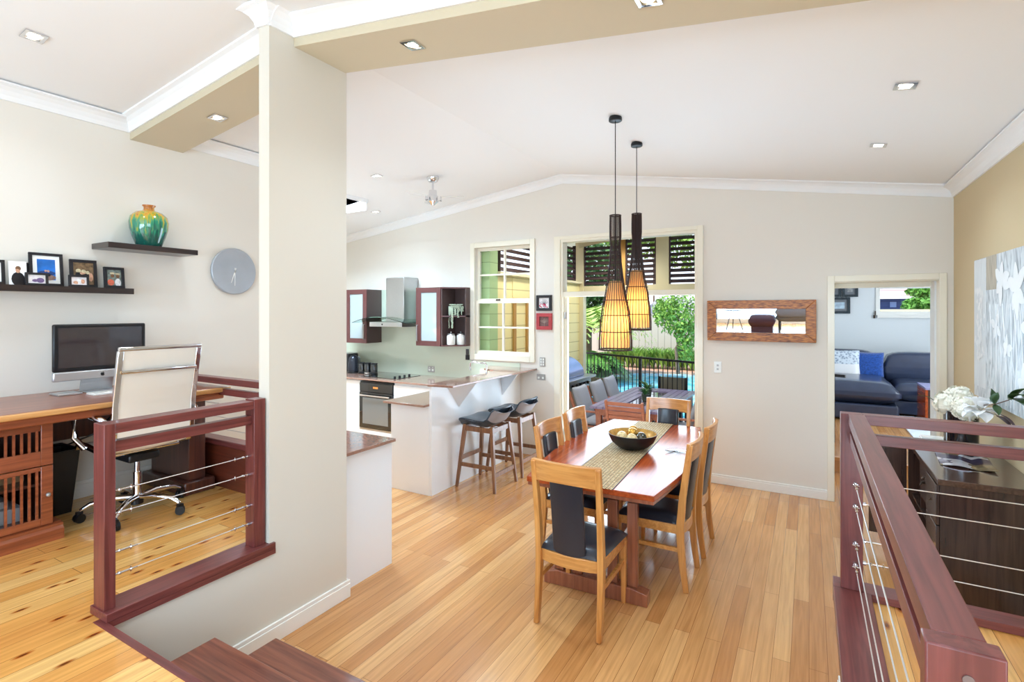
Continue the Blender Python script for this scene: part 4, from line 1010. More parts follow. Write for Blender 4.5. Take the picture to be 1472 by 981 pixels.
# framed photographs on the ledge
def photo(y0, y1, z0, z1, x, fw, mat_w, scene, label, fm=FR_B, lean=.07):
    t = thing('framed_photo', label, 'photo frame', (x, (y0+y1)/2, z0), group='framed photographs on the ledge')
    w = y1-y0; h = z1-z0
    M = Matrix.Translation((x, y0, z0+.004)) @ Matrix.Rotation(-lean*1.6, 4, 'Y')
    def L(a): bmesh.ops.transform(a, matrix=M, verts=a.verts[:]); return a
    bm = BM()
    for a in ((0, w, 0, fw), (0, w, h-fw, h), (0, fw, fw, h-fw), (w-fw, w, fw, h-fw)): box(bm, -.008, .008, a[0], a[1], a[2], a[3])
    if fm: obj('frame', L(bm), fm, t, bevel=.0015)
    else: bm.free()
    if mat_w: obj('mount', L(BX(-.004, .0005, fw, w-fw, fw, h-fw)), PAPER, t)
    i = fw+mat_w; pw, ph = w-2*i, h-2*i
    p = obj('photograph', L(BX(-.003, .0015, i, w-i, i, h-i)), PM[scene[0]], t)
    for nm, m, shapes in scene[1]:
        bm = BM()
        for k, (u, v, ru, rv) in enumerate(shapes):
            M2 = Matrix.Translation((.002+.00012*k, i+u*pw, i+v*ph)) @ Matrix.Diagonal((.0008, ru*pw, rv*ph, 1))
            bmesh.ops.create_uvsphere(bm, u_segments=14, v_segments=8, radius=1, matrix=M2 @ Matrix.Rotation(PI/2, 4, 'Y'))
        obj(nm, L(bm), PMM[m], p)
PM = {'sky': mat('photo_blue_sky', (44, 120, 210), .3, var=.35, scale=9), 'warm': mat('photo_warm_interior', (120, 96, 70), .3, var=.5, scale=50), 'pale': mat('photo_pale', (226, 220, 222), .3, var=.12, scale=40),
      'white': mat('photo_white', (250, 250, 252), .3), 'dark': mat('photo_dark', (44, 38, 40), .3, var=.4, scale=40), 'grey': mat('photo_grey_green', (120, 132, 126), .3, var=.5, scale=60)}
PMM = {k: mat('photo_'+k, c, .4, var=.25, scale=70) for k, c in (('skin', (206, 158, 130)), ('black', (28, 26, 30)), ('whitec', (236, 232, 234)), ('red', (220, 110, 84)), ('sea', (30, 66, 130)), ('sand', (150, 120, 110)), ('brown', (120, 84, 56)), ('hat', (210, 196, 160)), ('purple', (110, 90, 130)), ('bluec', (70, 90, 140)))}
photo(1.09, 1.265, 2.016, 2.175, -4.44, .018, .02, ('grey', []), 'black-framed photograph cut by the left edge of the picture')
photo(1.275, 1.362, 2.016, 2.170, -4.41, .0, .0, ('white', [('person_figure', 'black', ((.5, .25, .38, .3), (.62, .1, .3, .2))), ('head', 'skin', ((.5, .62, .13, .13),)), ('hair', 'brown', ((.52, .70, .16, .1),))]), 'frameless white photograph of a woman in a black top', None)
photo(1.335, 1.40, 2.016, 2.168, -4.465, .008, .0, ('dark', [('head', 'skin', ((.3, .55, .2, .12),))]), 'dark narrow photograph half hidden behind the largest frame')
photo(1.385, 1.565, 2.016, 2.240, -4.445, .018, .024, ('sky', [('sea', 'sea', ((.5, .33, .5, .12),)), ('shore', 'sand', ((.6, .12, .42, .14),)), ('people', 'skin', ((.45, .42, .08, .07), (.6, .42, .08, .07))), ('clothes', 'black', ((.45, .27, .1, .13), (.62, .26, .12, .13)))]), 'largest black-framed photograph, two people before a blue sea and sky')
photo(1.345, 1.462, 2.016, 2.100, -4.385, .014, .004, ('pale', [('figure', 'purple', ((.72, .35, .25, .35), (.4, .3, .2, .2)))]), 'small landscape black frame standing before the largest photograph')
photo(1.60, 1.758, 2.016, 2.212, -4.44, .02, .0, ('warm', [('heads', 'hat', ((.25, .62, .13, .09), (.5, .6, .12, .08), (.7, .55, .1, .08))), ('clothes', 'black', ((.25, .42, .16, .16), (.6, .38, .25, .14))), ('arms', 'skin', ((.45, .5, .2, .06), (.85, .35, .12, .2))), ('legs', 'bluec', ((.4, .15, .3, .14),))]), 'square black-framed photograph of a group, second from the right')
photo(1.572, 1.687, 2.016, 2.098, -4.385, .014, .0, ('pale', [('faces', 'skin', ((.75, .45, .14, .3), (.3, .3, .18, .2))), ('middle', 'whitec', ((.5, .45, .16, .35),))]), 'small landscape black frame standing before the group photograph')
photo(1.795, 1.925, 2.016, 2.172, -4.43, .02, .0, ('grey', [('hats', 'hat', ((.38, .78, .18, .07), (.75, .75, .2, .06))), ('faces', 'brown', ((.38, .62, .13, .12), (.75, .6, .13, .12))), ('clothes', 'whitec', ((.75, .2, .22, .26),)), ('shirt', 'red', ((.25, .2, .24, .2),))]), 'upright black-framed photograph at the right end of the ledge')

# ------------------------------------------------------------------ office chair (faces -X)
ox, oy = -3.83, 1.735
t = thing('office_chair', 'cream mesh and chrome office chair on castors at the desk', 'office chair', (ox, oy, UP))
obj('gas_column', lathe(BM(), [(.022, .62), (.022, .80), (.016, .80), (.016, .90), (0, .90)], (ox, oy, 0), 16), CHROME, t, smooth=40)
obj('column_cover', lathe(BM(), [(.035, .59), (.035, .635), (.024, .64)], (ox, oy, 0), 16), BLACK, t, smooth=40)
obj('tilt_mechanism', BX(ox-.10, ox+.10, oy-.09, oy+.09, .885, .935), BLACK, t, bevel=.01)
for k in range(5):
    a = math.radians(-118+72*k)
    dx, dy = math.cos(a), math.sin(a)
    lg = obj('base_leg', tube(BM(), [(ox+.02*dx, oy+.02*dy, .635), (ox+.12*dx, oy+.12*dy, .645), (ox+.24*dx, oy+.24*dy, .63), (ox+.29*dx, oy+.29*dy, .60)], .02, 8, scales=[1, .95, .8, .6]), CHROME, t, smooth=60)
    cx, cy = ox+.295*dx, oy+.295*dy
    bm = BM(); Mw = Matrix.Translation((cx, cy, .554)) @ Matrix.Rotation(a+.6, 4, 'Z') @ Matrix.Rotation(PI/2, 4, 'X')
    lathe(bm, [(0, -.024), (.026, -.024), (.028, -.02), (.028, -.006), (.012, -.006), (.012, .006), (.028, .006), (.028, .02), (.026, .024), (0, .024)], seg=18, M=Mw)
    cbox(bm, (cx, cy, .585), (.03, .03, .018))
    obj('castor', bm, BLACK, lg, smooth=40)
# side frames: seat rail curving into the back
SP = [(-.255, .965), (-.23, 1.0), (-.16, 1.0), (0, .985), (.12, .978), (.18, .995), (.215, 1.06), (.225, 1.15), (.235, 1.28), (.265, 1.42), (.29, 1.54), (.305, 1.615)]
for s in (-1, 1):
    obj('side_frame', sweep(BM(), [(ox+a, oy+s*.225, z) for a, z in SP], [(-.012, -.016), (.012, -.016), (.012, .016), (-.012, .016)], (0, 1, 0)), CHROME, t, bevel=.004)
    arm = obj('armrest', tube(BM(), [(ox+.215, oy+s*.24, 1.16), (ox+.18, oy+s*.27, 1.20), (ox+.05, oy+s*.285, 1.225), (ox-.10, oy+s*.285, 1.225), (ox-.155, oy+s*.285, 1.19), (ox-.15, oy+s*.28, 1.06), (ox-.12, oy+s*.24, .985)], .019, 8), CHROME, t, smooth=60)
    obj('arm_pad', sweep(BM(), [(ox+.10, oy+s*.285, 1.242), (ox-.10, oy+s*.285, 1.242)], rect(.05, .02)), mat('dark_arm_pad', (60, 44, 40), .5), arm, bevel=.006)
def sfn(u, v):
    f = u*(len(SP)-1); i = min(int(f), len(SP)-2); k = f-i
    a = SP[i][0]+(SP[i+1][0]-SP[i][0])*k; z = SP[i][1]+(SP[i+1][1]-SP[i][1])*k
    sag = .012*(1-(2*v-1)**2)
    return (ox+a+.004+sag*.4, oy-.212+.424*v, z-(sag if u < .45 else 0)+.004)
obj('mesh_seat_and_back', surf(BM(), sfn, 44, 8, .004), MESHW, t, smooth=60)
obj('back_brace', tube(BM(), [(ox+.292, oy-.215, 1.485), (ox+.305, oy-.1, 1.488), (ox+.305, oy+.1, 1.488), (ox+.292, oy+.215, 1.485)], .012, 8), CHROME, t, smooth=60)
obj('top_bar', tube(BM(), [(ox+.31, oy-.235, 1.625), (ox+.31, oy+.235, 1.625)], .014, 10), CHROME, t, smooth=60)
obj('seat_bar', tube(BM(), [(ox-.02, oy-.215, .96), (ox-.02, oy+.215, .96)], .014, 8), CHROME, t, smooth=60)
obj('seat_bar', tube(BM(), [(ox+.08, oy-.215, .955), (ox+.08, oy+.215, .955)], .014, 8), CHROME, t, smooth=60)

# ------------------------------------------------------------------ low chest & rear balustrade in the study
t = thing('timber_chest', 'low dark red timber chest along the far edge of the study floor', 'chest', (-3.6, 2.36, UP))
obj('chest_body', BX(-4.48, -2.80, 2.305, 2.39, .526, .84), wood('dark_red_panel', (84, 36, 24), (112, 52, 34), .3, .4, 'x', 3), t)
obj('lid', BX(-4.49, -2.79, 2.285, 2.395, .84, .885), RAILX, t, bevel=.012, seg=3)
t = thing('balustrade', 'dark timber balustrade behind the desk at the far edge of the study', 'railing', (-3.6, 2.35, .885), group='timber and cable balustrades')
obj('handrail', BX(-4.49, -2.70, 2.20, 2.27, 1.325, 1.37), RAILX, t, bevel=.003)
obj('lower_rail', BX(-4.49, -2.70, 2.215, 2.255, 1.245, 1.292), RAILX, t, bevel=.003)
obj('post', BX(-4.499, -4.44, 2.285, 2.33, .886, 1.37), RAILZ, t); obj('post', BX(-2.80, -2.71, 2.285, 2.33, .886, 1.37), RAILZ, t)
for z in (1.155, 1.055, .97): obj('cable', tube(BM(), [(-4.45, 2.30, z), (-2.80, 2.30, z)], .0025, 6), WIRE, t)

# ------------------------------------------------------------------ balustrades
def turnbuckle(p, q):
    """small stainless rigging screw from the post at p towards q"""
    p, q = Vector(p), Vector(q); d = (q-p).normalized(); bm = BM()
    tube(bm, [p, p+d*.012], .010, 10)
    tube(bm, [p+d*.012, p+d*.028], .004, 6); ball(bm, p+d*.032, .007, 8, 6)
    tube(bm, [p+d*.03, p+d*.075], .0045, 6); ball(bm, p+d*.078, .0065, 8, 6); tube(bm, [p+d*.075, p+d*.105], .0032, 6)
    s = Vector((-d.y, d.x, 0)); tube(bm, [p+d*.032-s*.014, p+d*.032+s*.014], .003, 6); tube(bm, [p+d*.078+Vector((0, 0, .012)), p+d*.078-Vector((0, 0, .012))], .003, 6)
    return bm
ZC = (1.055, .955, .784, .684)
t = thing('balustrade', 'dark red timber and wire balustrade between the study and the dining room', 'railing', (-2.66, 1.42, UP), group='timber and cable balustrades')
obj('post', BX(-2.72, -2.622, 1.062, 1.105, .5265, 1.362), RAILZ, t, bevel=.002)
pf = obj('post', BX(-2.70, -2.622, 1.755, 1.822, .562, 1.368), RAILZ, t, bevel=.002)
obj('handrail', BX(-2.715, -2.625, 1.105, 1.755, 1.317, 1.361), RAILW, t, bevel=.002)
obj('lower_rail', BX(-2.69, -2.645, 1.105, 1.755, 1.232, 1.280), RAILW, t, bevel=.002)
obj('bottom_board', BX(-2.735, -2.585, 1.055, 1.86, .5265, .5615), RAILW, t, bevel=.002)
obj('side_trim', BX(-2.60, -2.585, 1.055, 1.86, .50, .526), RAILW, t)
for z in ZC:
    c = obj('cable', tube(BM(), [(-2.668, 1.107, z), (-2.668, 1.753, z)], .0022, 6), WIRE, t)
    obj('rigging_screw', turnbuckle((-2.668, 1.106, z), (-2.668, 1.75, z)), CHROME, c); obj('rigging_screw', turnbuckle((-2.668, 1.754, z), (-2.668, 1.1, z)), CHROME, c)
struct('trim_landing', box(BX(-2.645, .12, 1.03, 1.06, .49, .527), -2.60, .12, 1.036, 1.056, 0, .49), RAILX)
# right L-shaped balustrade
t = thing('balustrade', 'dark red timber and wire balustrade around the raised floor on the right', 'railing', (.2, 2.9, UP), group='timber and cable balustrades')
TZ = 1.375
obj('post', BX(.145, .235, .945, .985, .5265, TZ), RAILZ, t, bevel=.003)
obj('bolt_cap', lathe(BM(), [(0, 0), (.007, 0), (.007, .0015), (0, .0015)], seg=14, M=Matrix.Translation((.193, .9445, 1.335)) @ Matrix.Rotation(PI/2, 4, 'X')), mat('dull_bolt', (116, 96, 90), .6), t)
obj('post', BX(.128, .215, 2.862, 2.925, .562, TZ), RAILZ, t, bevel=.003)
obj('handrail', BX(.158, .222, .985, 2.862, TZ-.045, TZ), RAILW, t, bevel=.002)
obj('lower_rail', BX(.162, .207, .985, 2.862, 1.245, 1.292), RAILW, t, bevel=.002)
obj('handrail', BX(.215, 1.112, 2.86, 2.925, TZ-.045, TZ), RAILX, t, bevel=.002)
obj('lower_rail', BX(.215, 1.112, 2.875, 2.915, 1.238, 1.285), RAILX, t, bevel=.002)
obj('bottom_board', BX(.10, .245, .98, 2.862, .5265, .5615), RAILW, t, bevel=.002)
obj('bottom_board', BX(.10, 1.112, 2.862, 2.975, .5265, .5615), RAILX, t, bevel=.002)
obj('side_trim', BX(.10, 1.112, 2.931, 2.975, .46, .526), RAILX, t)
obj('side_trim', BX(.10, .134, 1.0, 2.931, .49, .526), RAILX, t)
for z in ZC:
    c = obj('cable', tube(BM(), [(.185, .987, z), (.185, 2.86, z)], .0022, 6), WIRE, t)
    obj('rigging_screw', turnbuckle((.185, 2.861, z), (.185, 1, z)), CHROME, c)
    c = obj('cable', tube(BM(), [(.216, 2.895, z), (1.113, 2.895, z)], .0022, 6), WIRE, t)
    obj('rigging_screw', turnbuckle((.216, 2.895, z), (1, 2.895, z)), CHROME, c)
# steps down to the dining floor
t = thing('staircase', 'dark merbau steps from the landing down to the dining floor', 'steps', (-1.15, 1.4, 0))
for z, y0, y1 in ((.35, 1.06, 1.395), (.175, 1.40, 1.71)):
    tr = obj('tread', BX(-2.375, .06, y0, y1, z-.035, z), TREAD, t, bevel=.004)
    obj('riser', BX(-2.36, .05, y1-.045, y1-.025, max(.0, z-.175), z-.035), TREAD, t)
obj('riser', BX(-2.36, .05, 1.06, 1.075, .35, .49), TREAD, t)
obj('stringer', BX(-2.37, -2.345, 1.06, 1.35, .001, .315), TREAD, t)
# ================================================================== RIGHT SIDE
t = thing('sideboard', 'dark espresso timber sideboard with drawers along the right wall', 'sideboard', (.88, 4.3, 0))
sx0, sx1, sy0, sy1 = .66, 1.112, 3.85, 4.98
obj('top', BX(.645, 1.113, 3.83, 5.0, .845, .88), DARKST, t, bevel=.003)
bm = BX(sx0, sx1, sy0, sy0+.025, .08, .845); box(bm, sx0, sx1, sy1-.025, sy1, .08, .845); box(bm, sx1-.02, sx1, sy0+.025, sy1-.025, .08, .845)
box(bm, sx0, sx1-.02, sy0+.025, sy1-.025, .08, .105); box(bm, sx0, sx1-.02, 4.155, 4.18, .105, .845); box(bm, sx0, sx1-.02, 4.44, 4.465, .105, .845); box(bm, sx0+.02, sx1-.02, 4.465, sy1-.025, .45, .465)
obj('carcass', bm, DARKSB, t)
obj('plinth', BX(sx0+.02, sx1, sy0+.01, sy1-.01, .001, .08), DARKSB, t)
def dhandle(y, z, par):
    bm = BM(); ball(bm, (.652, y, z+.03), .010, 8, 6); ball(bm, (.65, y, z), (.007, .014, .009), 8, 6); tube(bm, [(.645, y-.014, z+.012), (.638, y-.009, z-.012), (.636, y, z-.02), (.638, y+.009, z-.012), (.645, y+.014, z+.012)], .0035, 6)
    obj('drop_handle', bm, BRONZE, par)
for y0, y1 in ((3.855, 4.16), (4.17, 4.45)):
    for z0, z1 in ((.605, .838), (.345, .598), (.09, .338)):
        if y0 > 4 and z0 < .6: continue
        d = obj('drawer', BX(.642 if y0 < 4 else .655, .66, y0+.003, y1-.003, z0, z1), DARKSB, t, bevel=.003)
        dhandle((y0+y1)/2, (z0+z1)/2, d)
obj('shelf_edge', BX(.655, .68, 4.18, 4.44, .50, .515), DARKSB, t)
dr = obj('door', BX(.41, .652, 4.97, 4.99, .11, .84), DARKSB, t, bevel=.003)
bm = BM(); ball(bm, (.45, 4.962, .55), (.009, .007, .009), 8, 6); ball(bm, (.45, 4.962, .49), (.006, .006, .014), 8, 6); obj('drop_handle', bm, BRONZE, dr)
# cloth placemat / magazine
def mg(u, v):
    x = .72+.26*u+.03*v; y = 4.18+.36*v-.06*u
    return (x, y, .884+.012*abs(math.sin(u*PI*1.5))+.004*math.sin(v*9))
mm, nt, b = _new('glossy_metallic_print'); vo = nt.nodes.new('ShaderNodeTexVoronoi'); vo.inputs['Scale'].default_value = 14
tcn = nt.nodes.new('ShaderNodeTexCoord'); nt.links.new(tcn.outputs['Object'], vo.inputs['Vector'])
rp = nt.nodes.new('ShaderNodeValToRGB'); rp.color_ramp.interpolation = 'CONSTANT'; e = rp.color_ramp.elements
e[0].color = srgb((70, 60, 80)); e[1].position = .6; e[1].color = srgb((200, 196, 200)); q = e.new(.3); q.color = srgb((130, 112, 84)); sp = nt.nodes.new('ShaderNodeSeparateColor')
nt.links.new(vo.outputs['Color'], sp.inputs[0]); nt.links.new(sp.outputs[0], rp.inputs[0]); nt.links.new(rp.outputs[0], b.inputs['Base Color']); b.inputs['Roughness'].default_value = .2; b.inputs['Metallic'].default_value = .3
tag(obj('magazine', surf(BM(), mg, 16, 8, .003), mm, smooth=60), 'shiny patterned magazine lying on top of the dark sideboard', 'magazine')
tag(obj('paper_pile', box(box(BX(.72, .86, 4.84, 4.96, .8805, .895), .725, .855, 4.845, 4.955, .895, .908), .73, .86, 4.85, 4.95, .908, .918), PAPER), 'small pile of white papers at the far end of the sideboard', 'papers')
# vase of flowers
vx, vy = .905, 4.62
t = thing('flower_vase', 'black cylinder vase with white hydrangeas and leafy stems on the sideboard', 'vase of flowers', (vx, vy, .88))
obj('vase_body', lathe(BM(), [(0, .8805), (.092, .8805), (.094, .89), (.094, 1.165), (.088, 1.165), (.086, .9), (0, .9)], (vx, vy, 0), 32), mat('gloss_black_ceramic', (20, 20, 28), .12, coat=.6), t, smooth=50)
rr = random.Random(11)
FX = Vector((.28, -.96, 0))
def petals(bm, c, r, n, sz):
    for k in range(n):
        d = Vector((rr.gauss(0, 1), rr.gauss(0, 1), rr.gauss(0, 1))).normalized(); p = Vector(c)+d*r*(1+rr.uniform(-.08, .08))
        M = Matrix.Translation(p) @ d.to_track_quat('Z', 'Y').to_matrix().to_4x4() @ Matrix.Rotation(rr.uniform(0, 6), 4, 'Z')
        for q in range(4):
            a = q*PI/2; vs = []
            for s_, l, zz in ((-.32, .45, .1), (-.5, .8, .22), (0, 1.08, .15), (.5, .8, .22), (.32, .45, .1), (0, 0, 0)):
                x = l*math.cos(a)-s_*math.sin(a); y = l*math.sin(a)+s_*math.cos(a)
                vs.append(bm.verts.new(M @ Vector((x*sz, y*sz, zz*sz))))
            bm.faces.new(vs)
    ball(bm, c, r*.9, 12, 8)
for (a, b_, zz, r, n) in ((-.06, .02, 1.21, .085, 130), (.01, -.10, 1.20, .078, 110), (-.01, .03, 1.25, .08, 110)):
    bm = BM(); c = Vector((vx+a, vy+b_, zz)); petals(bm, c, r, n, .018); obj('hydrangea_bloom', bm, FLOWER, t)
bm = BM(); c = Vector((vx+.055, vy-.2, 1.215))
for k in range(16):
    d = Vector((rr.gauss(0, 1), rr.gauss(0, 1)-.3, rr.gauss(0, .8))).normalized(); M = Matrix.Translation(c+d*.03) @ d.to_track_quat('X', 'Z').to_matrix().to_4x4()
    vs = []
    def pf_(u, v): return M @ Vector((.075*u, .04*(2*v-1)*math.sin(PI*min(1, u*.85+.12)), .018*math.sin(PI*u)+.012*(2*v-1)**2))
    surf(bm, pf_, 6, 4)
obj('white_rose', bm, mat('white_petals', (250, 248, 246), .6), t, smooth=60)
def leaf(bm, p, d, L, w, up=(0, 0, 1)):
    d = Vector(d).normalized(); s = d.cross(Vector(up)).normalized(); n = s.cross(d)
    def f(u, v): return Vector(p)+d*L*u+s*w*(2*v-1)*math.sin(PI*u**.85)*.5+n*(.12*L*math.sin(PI*u)-.0+.15*w*(2*v-1)**2)
    surf(bm, f, 8, 4)
C0 = Vector((vx, vy, 1.22))
P1 = C0+FX*.34+Vector((0, 0, .05)); P2 = P1+FX*.13+Vector((0, 0, .05))
obj('stem', tube(tube(BM(), [C0+Vector((0, 0, -.2)), C0+FX*.1, P1, P2], .003, 6), [C0, C0+FX*.36+Vector((0, 0, -.01)), C0+FX*.5+Vector((0, 0, -.06))], .002, 6), STEM, t)
for nm, m, L_ in (('green_leaves', LEAFD, ((P1, FX*.4+Vector((0, -.1, .9)), .09, .05), (P2, FX+Vector((0, 0, .25)), .17, .065), (P2, FX+Vector((0, -.3, -.1)), .14, .07), (P2+FX*.02, FX+Vector((0, .2, .6)), .14, .05), (P1, FX*-.3+Vector((0, 0, .9)), .10, .04), (P1, FX*.3+Vector((0, -.2, -.6)), .08, .045), (C0+Vector((-.14, 0, -.0)), (-1, .1, .35), .10, .025))),
                  ('dark_leaves', mat('burgundy_leaf', (66, 44, 46), .45), ((C0+FX*.36+Vector((0, 0, -.02)), FX+Vector((0, 0, -.35)), .14, .04), (C0+FX*.38, FX+Vector((0, 0, -.5)), .2, .02)))):
    bm = BM()
    for a in L_: leaf(bm, *a)
    obj(nm, bm, m, t, smooth=60)
# wall painting
def canvas():
    m, nt, b = _new('grey_white_abstract_paint'); N = nt.nodes.new; Lk = nt.links.new
    tc = N('ShaderNodeTexCoord'); mp = N('ShaderNodeMapping'); mp.inputs['Scale'].default_value = (1, 3.5, 1.0); Lk(tc.outputs['Object'], mp.inputs[0])
    n = N('ShaderNodeTexNoise'); n.inputs['Scale'].default_value = 5; n.inputs['Detail'].default_value = 12; n.inputs['Distortion'].default_value = 1.6; Lk(mp.outputs[0], n.inputs['Vector'])
    r = N('ShaderNodeValToRGB'); e = r.color_ramp.elements
    e[0].position = .34; e[0].color = srgb((160, 168, 174)); e[1].position = .62; e[1].color = srgb((220, 226, 229)); x = e.new(.46); x.color = srgb((194, 202, 207))
    Lk(n.outputs['Fac'], r.inputs[0]); Lk(r.outputs[0], b.inputs['Base Color']); b.inputs['Roughness'].default_value = .6
    return m
t = thing('canvas_painting', 'large pale grey and white floral canvas on the right wall', 'painting', (1.10, 4.4, 1.22))
pc = obj('canvas', BX(1.088, 1.1155, 3.55, 5.16, 1.22, 2.235), canvas(), t, bevel=.002)
obj('pale_left_band', BX(1.0868, 1.0878, 4.86, 5.155, 1.3, 2.23), mat('washed_white_paint', (216, 222, 225), .6, var=.08, scale=4, stretch=(1, 6, 1)), pc)
obj('brown_band', BX(1.0868, 1.0878, 4.62, 4.85, 2.0, 2.233), mat('umber_paint', (176, 168, 152), .6, var=.25, scale=6, stretch=(1, 9, 1)), pc)
rr = random.Random(21); bm = BM()
def petal2(bm, y, z, L, w, a):
    def f(u, v):
        l = L*u; s_ = w*(2*v-1)*math.sin(PI*min(1, u*.9+.05)); return (1.0865-.002*math.sin(PI*u), y+l*math.cos(a)-s_*math.sin(a), z+l*math.sin(a)+s_*math.cos(a))
    surf(bm, f, 8, 4, .0)
for k in range(60): petal2(bm, 5.0+rr.gauss(0, .045), 1.78-.26*(2*rr.random()-1), rr.uniform(.035, .07), rr.uniform(.012, .022), rr.uniform(-2.2, -.9))
for (y, z, n, L_) in ((4.52, 2.05, 6, .16), (4.22, 1.98, 6, .18), (4.40, 1.62, 5, .10), (4.10, 1.40, 6, .15), (4.62, 1.75, 4, .12), (4.0, 1.75, 6, .16), (3.8, 2.05, 6, .15), (3.75, 1.5, 5, .15)):
    a0 = rr.uniform(0, 6)
    for k in range(n): petal2(bm, y, z, L_*rr.uniform(.75, 1.1), L_*.24, a0+2*PI*k/n+rr.uniform(-.3, .3))
for k in range(12): tube(bm, [(1.0872, 4.75-.1*k+rr.uniform(-.03, .03), 1.25), (1.0872, 4.72-.1*k, 1.55), (1.0872, 4.78-.1*k+rr.uniform(-.06, .06), 1.9)], .003, 4)
obj('white_petals', bm, mat('titanium_white_paint', (232, 235, 236), .55), pc)
# light daybed arm beyond
t = thing('armchair', 'cream padded armchair against the right wall on the raised floor', 'armchair', (1.05, 1.9, UP))
t.location = (1.3, 0, UP)
bpy.data.objects.remove(t)

# ================================================================== FAR ROOM
def cush(name, label, c, sx, sy, sz, m, rot=(0, 0, 0), group='cushions on the blue sofa'):
    return tag(obj(name, pillow(c, sx, sy, sz, Euler(rot).to_matrix().to_4x4()), m, smooth=180), label, 'cushion', group)
t = thing('sofa', 'navy leather corner sofa with a chaise in the room beyond the doorway', 'sofa', (.9, 10.6, FZ))
obj('chaise_base', BX(.0, 1.16, 9.5, 11.0, FZ+.03, .44), SOFA, t, bevel=.03, seg=3)
obj('chaise_seat', pillow((.58, 10.25, .60), 1.20, 1.60, .36, p=.3), SOFA, t, smooth=180)
obj('sofa_base', BX(1.165, 2.9, 10.3, 11.3, FZ+.03, .42), SOFA, t, bevel=.03, seg=3)
obj('seat_cushion', pillow((1.70, 10.72, .56), 1.04, 1.0, .32, p=.3), SOFA, t, smooth=180)
obj('back_frame', BX(-.05, 2.9, 11.32, 11.62, FZ+.03, .80), SOFA, t, bevel=.05, seg=3)
obj('back_cushion', pillow((.50, 11.22, .86), 1.18, .42, .62, p=.35), SOFA, t, smooth=180)
obj('back_cushion', pillow((1.66, 11.22, .84), 1.12, .42, .62, p=.35), SOFA, t, smooth=180)
for x, y in ((.06, 9.56), (1.10, 9.56), (1.2, 10.36), (2.84, 11.5)): obj('leg', BX(x-.03, x+.03, y-.03, y+.03, FZ+.0005, FZ+.03), BLACK, t)
cush('cushion', 'silver-blue quilted cushion on the navy sofa', (.50, 10.86, .92), .54, .50, .17, QUILT, (PI/2-.22, 0, .05))
cush('cushion', 'royal blue furry cushion leaning on the navy sofa back', (.88, 10.95, .90), .48, .48, .18, FURB, (PI/2-.2, 0, -.1))
t = thing('side_cabinet', 'orange-brown timber box table in front of the navy sofa', 'side table', (1.58, 10.0, FZ))
obj('side_panel', BX(1.44, 1.47, 9.35, 10.0, FZ+.001, .73), TABLE, t, bevel=.003); obj('top', BX(1.44, 2.2, 9.35, 10.0, .731, .76), mat('lavender_top', (150, 150, 190), .3), t); obj('back_panel', BX(1.471, 2.2, 9.35, 9.38, FZ+.001, .73), DARKSB, t)
tag(obj('rug', surf(BM(), lambda u, v: (1.2+1.5*u, 8.6+1.68*v, FZ+.015+.003*math.sin(40*u)*math.sin(37*v)), 30, 20, .012), mat('pale_blue_rug', (214, 222, 232), .95, bump=.6, bscale=80)), 'pale shaggy rug before the sofa', 'rug')
def fpic(x0, x1, z0, z1, label, inner):
    t = thing('framed_picture', label, 'picture', ((x0+x1)/2, 11.97, z0), group='black-framed pictures in the far room')
    bm = BM(); i = .045
    for a in ((x0, x1, z0, z0+i), (x0, x1, z1-i, z1), (x0, x0+i, z0+i, z1-i), (x1-i, x1, z0+i, z1-i)): box(bm, a[0], a[1], 11.965, 11.995, a[2], a[3])
    obj('frame', bm, mat('navy_black_frame', (36, 48, 56), .4), t)
    obj('mount', BX(x0+i, x1-i, 11.985, 11.995, z0+i, z1-i), mat('grey_mount', (120, 124, 130), .6), t)
    obj('photograph', BX(x0+i+.045, x1-i-.045, 11.98, 11.985, z0+i+.05, z1-i-.05), inner, t)
fpic(.10, .545, 2.135, 2.45, 'black-framed picture cut off at the top left of the doorway', mat('photo_grey_a', (130, 130, 130), .5, var=.4, scale=20))
fpic(.558, .82, 2.132, 2.45, 'black-framed picture at the top of the doorway, right of its neighbour', mat('photo_grey_b', (160, 160, 160), .5, var=.4, scale=20))
fpic(.30, .692, 1.808, 2.125, 'black-framed snowy picture below the two others through the doorway', mat('photo_snow', (190, 210, 236), .5, var=.4, scale=9))
# living area behind the photographer, seen in the mirror
t = thing('curtain', 'white floor-length curtain at the large rear window, seen in the mirror', 'curtain', (-2.3, -5.0, UP))
def cf(x0, x1):
    def f(u, v): return (x0+(x1-x0)*u, -5.05+.05*math.sin(u*44)+.0*v, UP+.01+2.4*v)
    return f
obj('curtain_drop', surf(BM(), cf(-3.9, -2.9), 80, 3, .004), mat('sheer_white', (236, 236, 238), .8), t, smooth=80)
obj('curtain_drop', surf(BM(), cf(1.2, 2.1), 80, 3, .004), MATS['sheer_white'], t, smooth=80)
obj('curtain_rod', tube(BM(), [(-4.1, -5.05, UP+2.43), (2.3, -5.05, UP+2.43)], .015, 8), CHROME, t)
t = thing('round_side_table', 'small round grey-topped side table with thin splayed legs, seen in the mirror', 'side table', (-1.8, -3.6, UP))
obj('tabletop', lathe(BM(), [(0, 1.05), (.26, 1.05), (.27, 1.06), (.26, 1.075), (0, 1.075)], (-1.8, -3.6, 0)), mat('grey_top', (120, 122, 126), .4), t, smooth=40)
for k in range(3):
    a = 2*PI*k/3+.3; obj('leg', tube(BM(), [(-1.8+.08*math.cos(a), -3.6+.08*math.sin(a), 1.05), (-1.8+.24*math.cos(a), -3.6+.24*math.sin(a), UP)], .011, 8), BLACK, t)
t = thing('lounge_armchair', 'grey padded armchair with dark legs, seen in the mirror', 'armchair', (-.35, -3.3, UP))
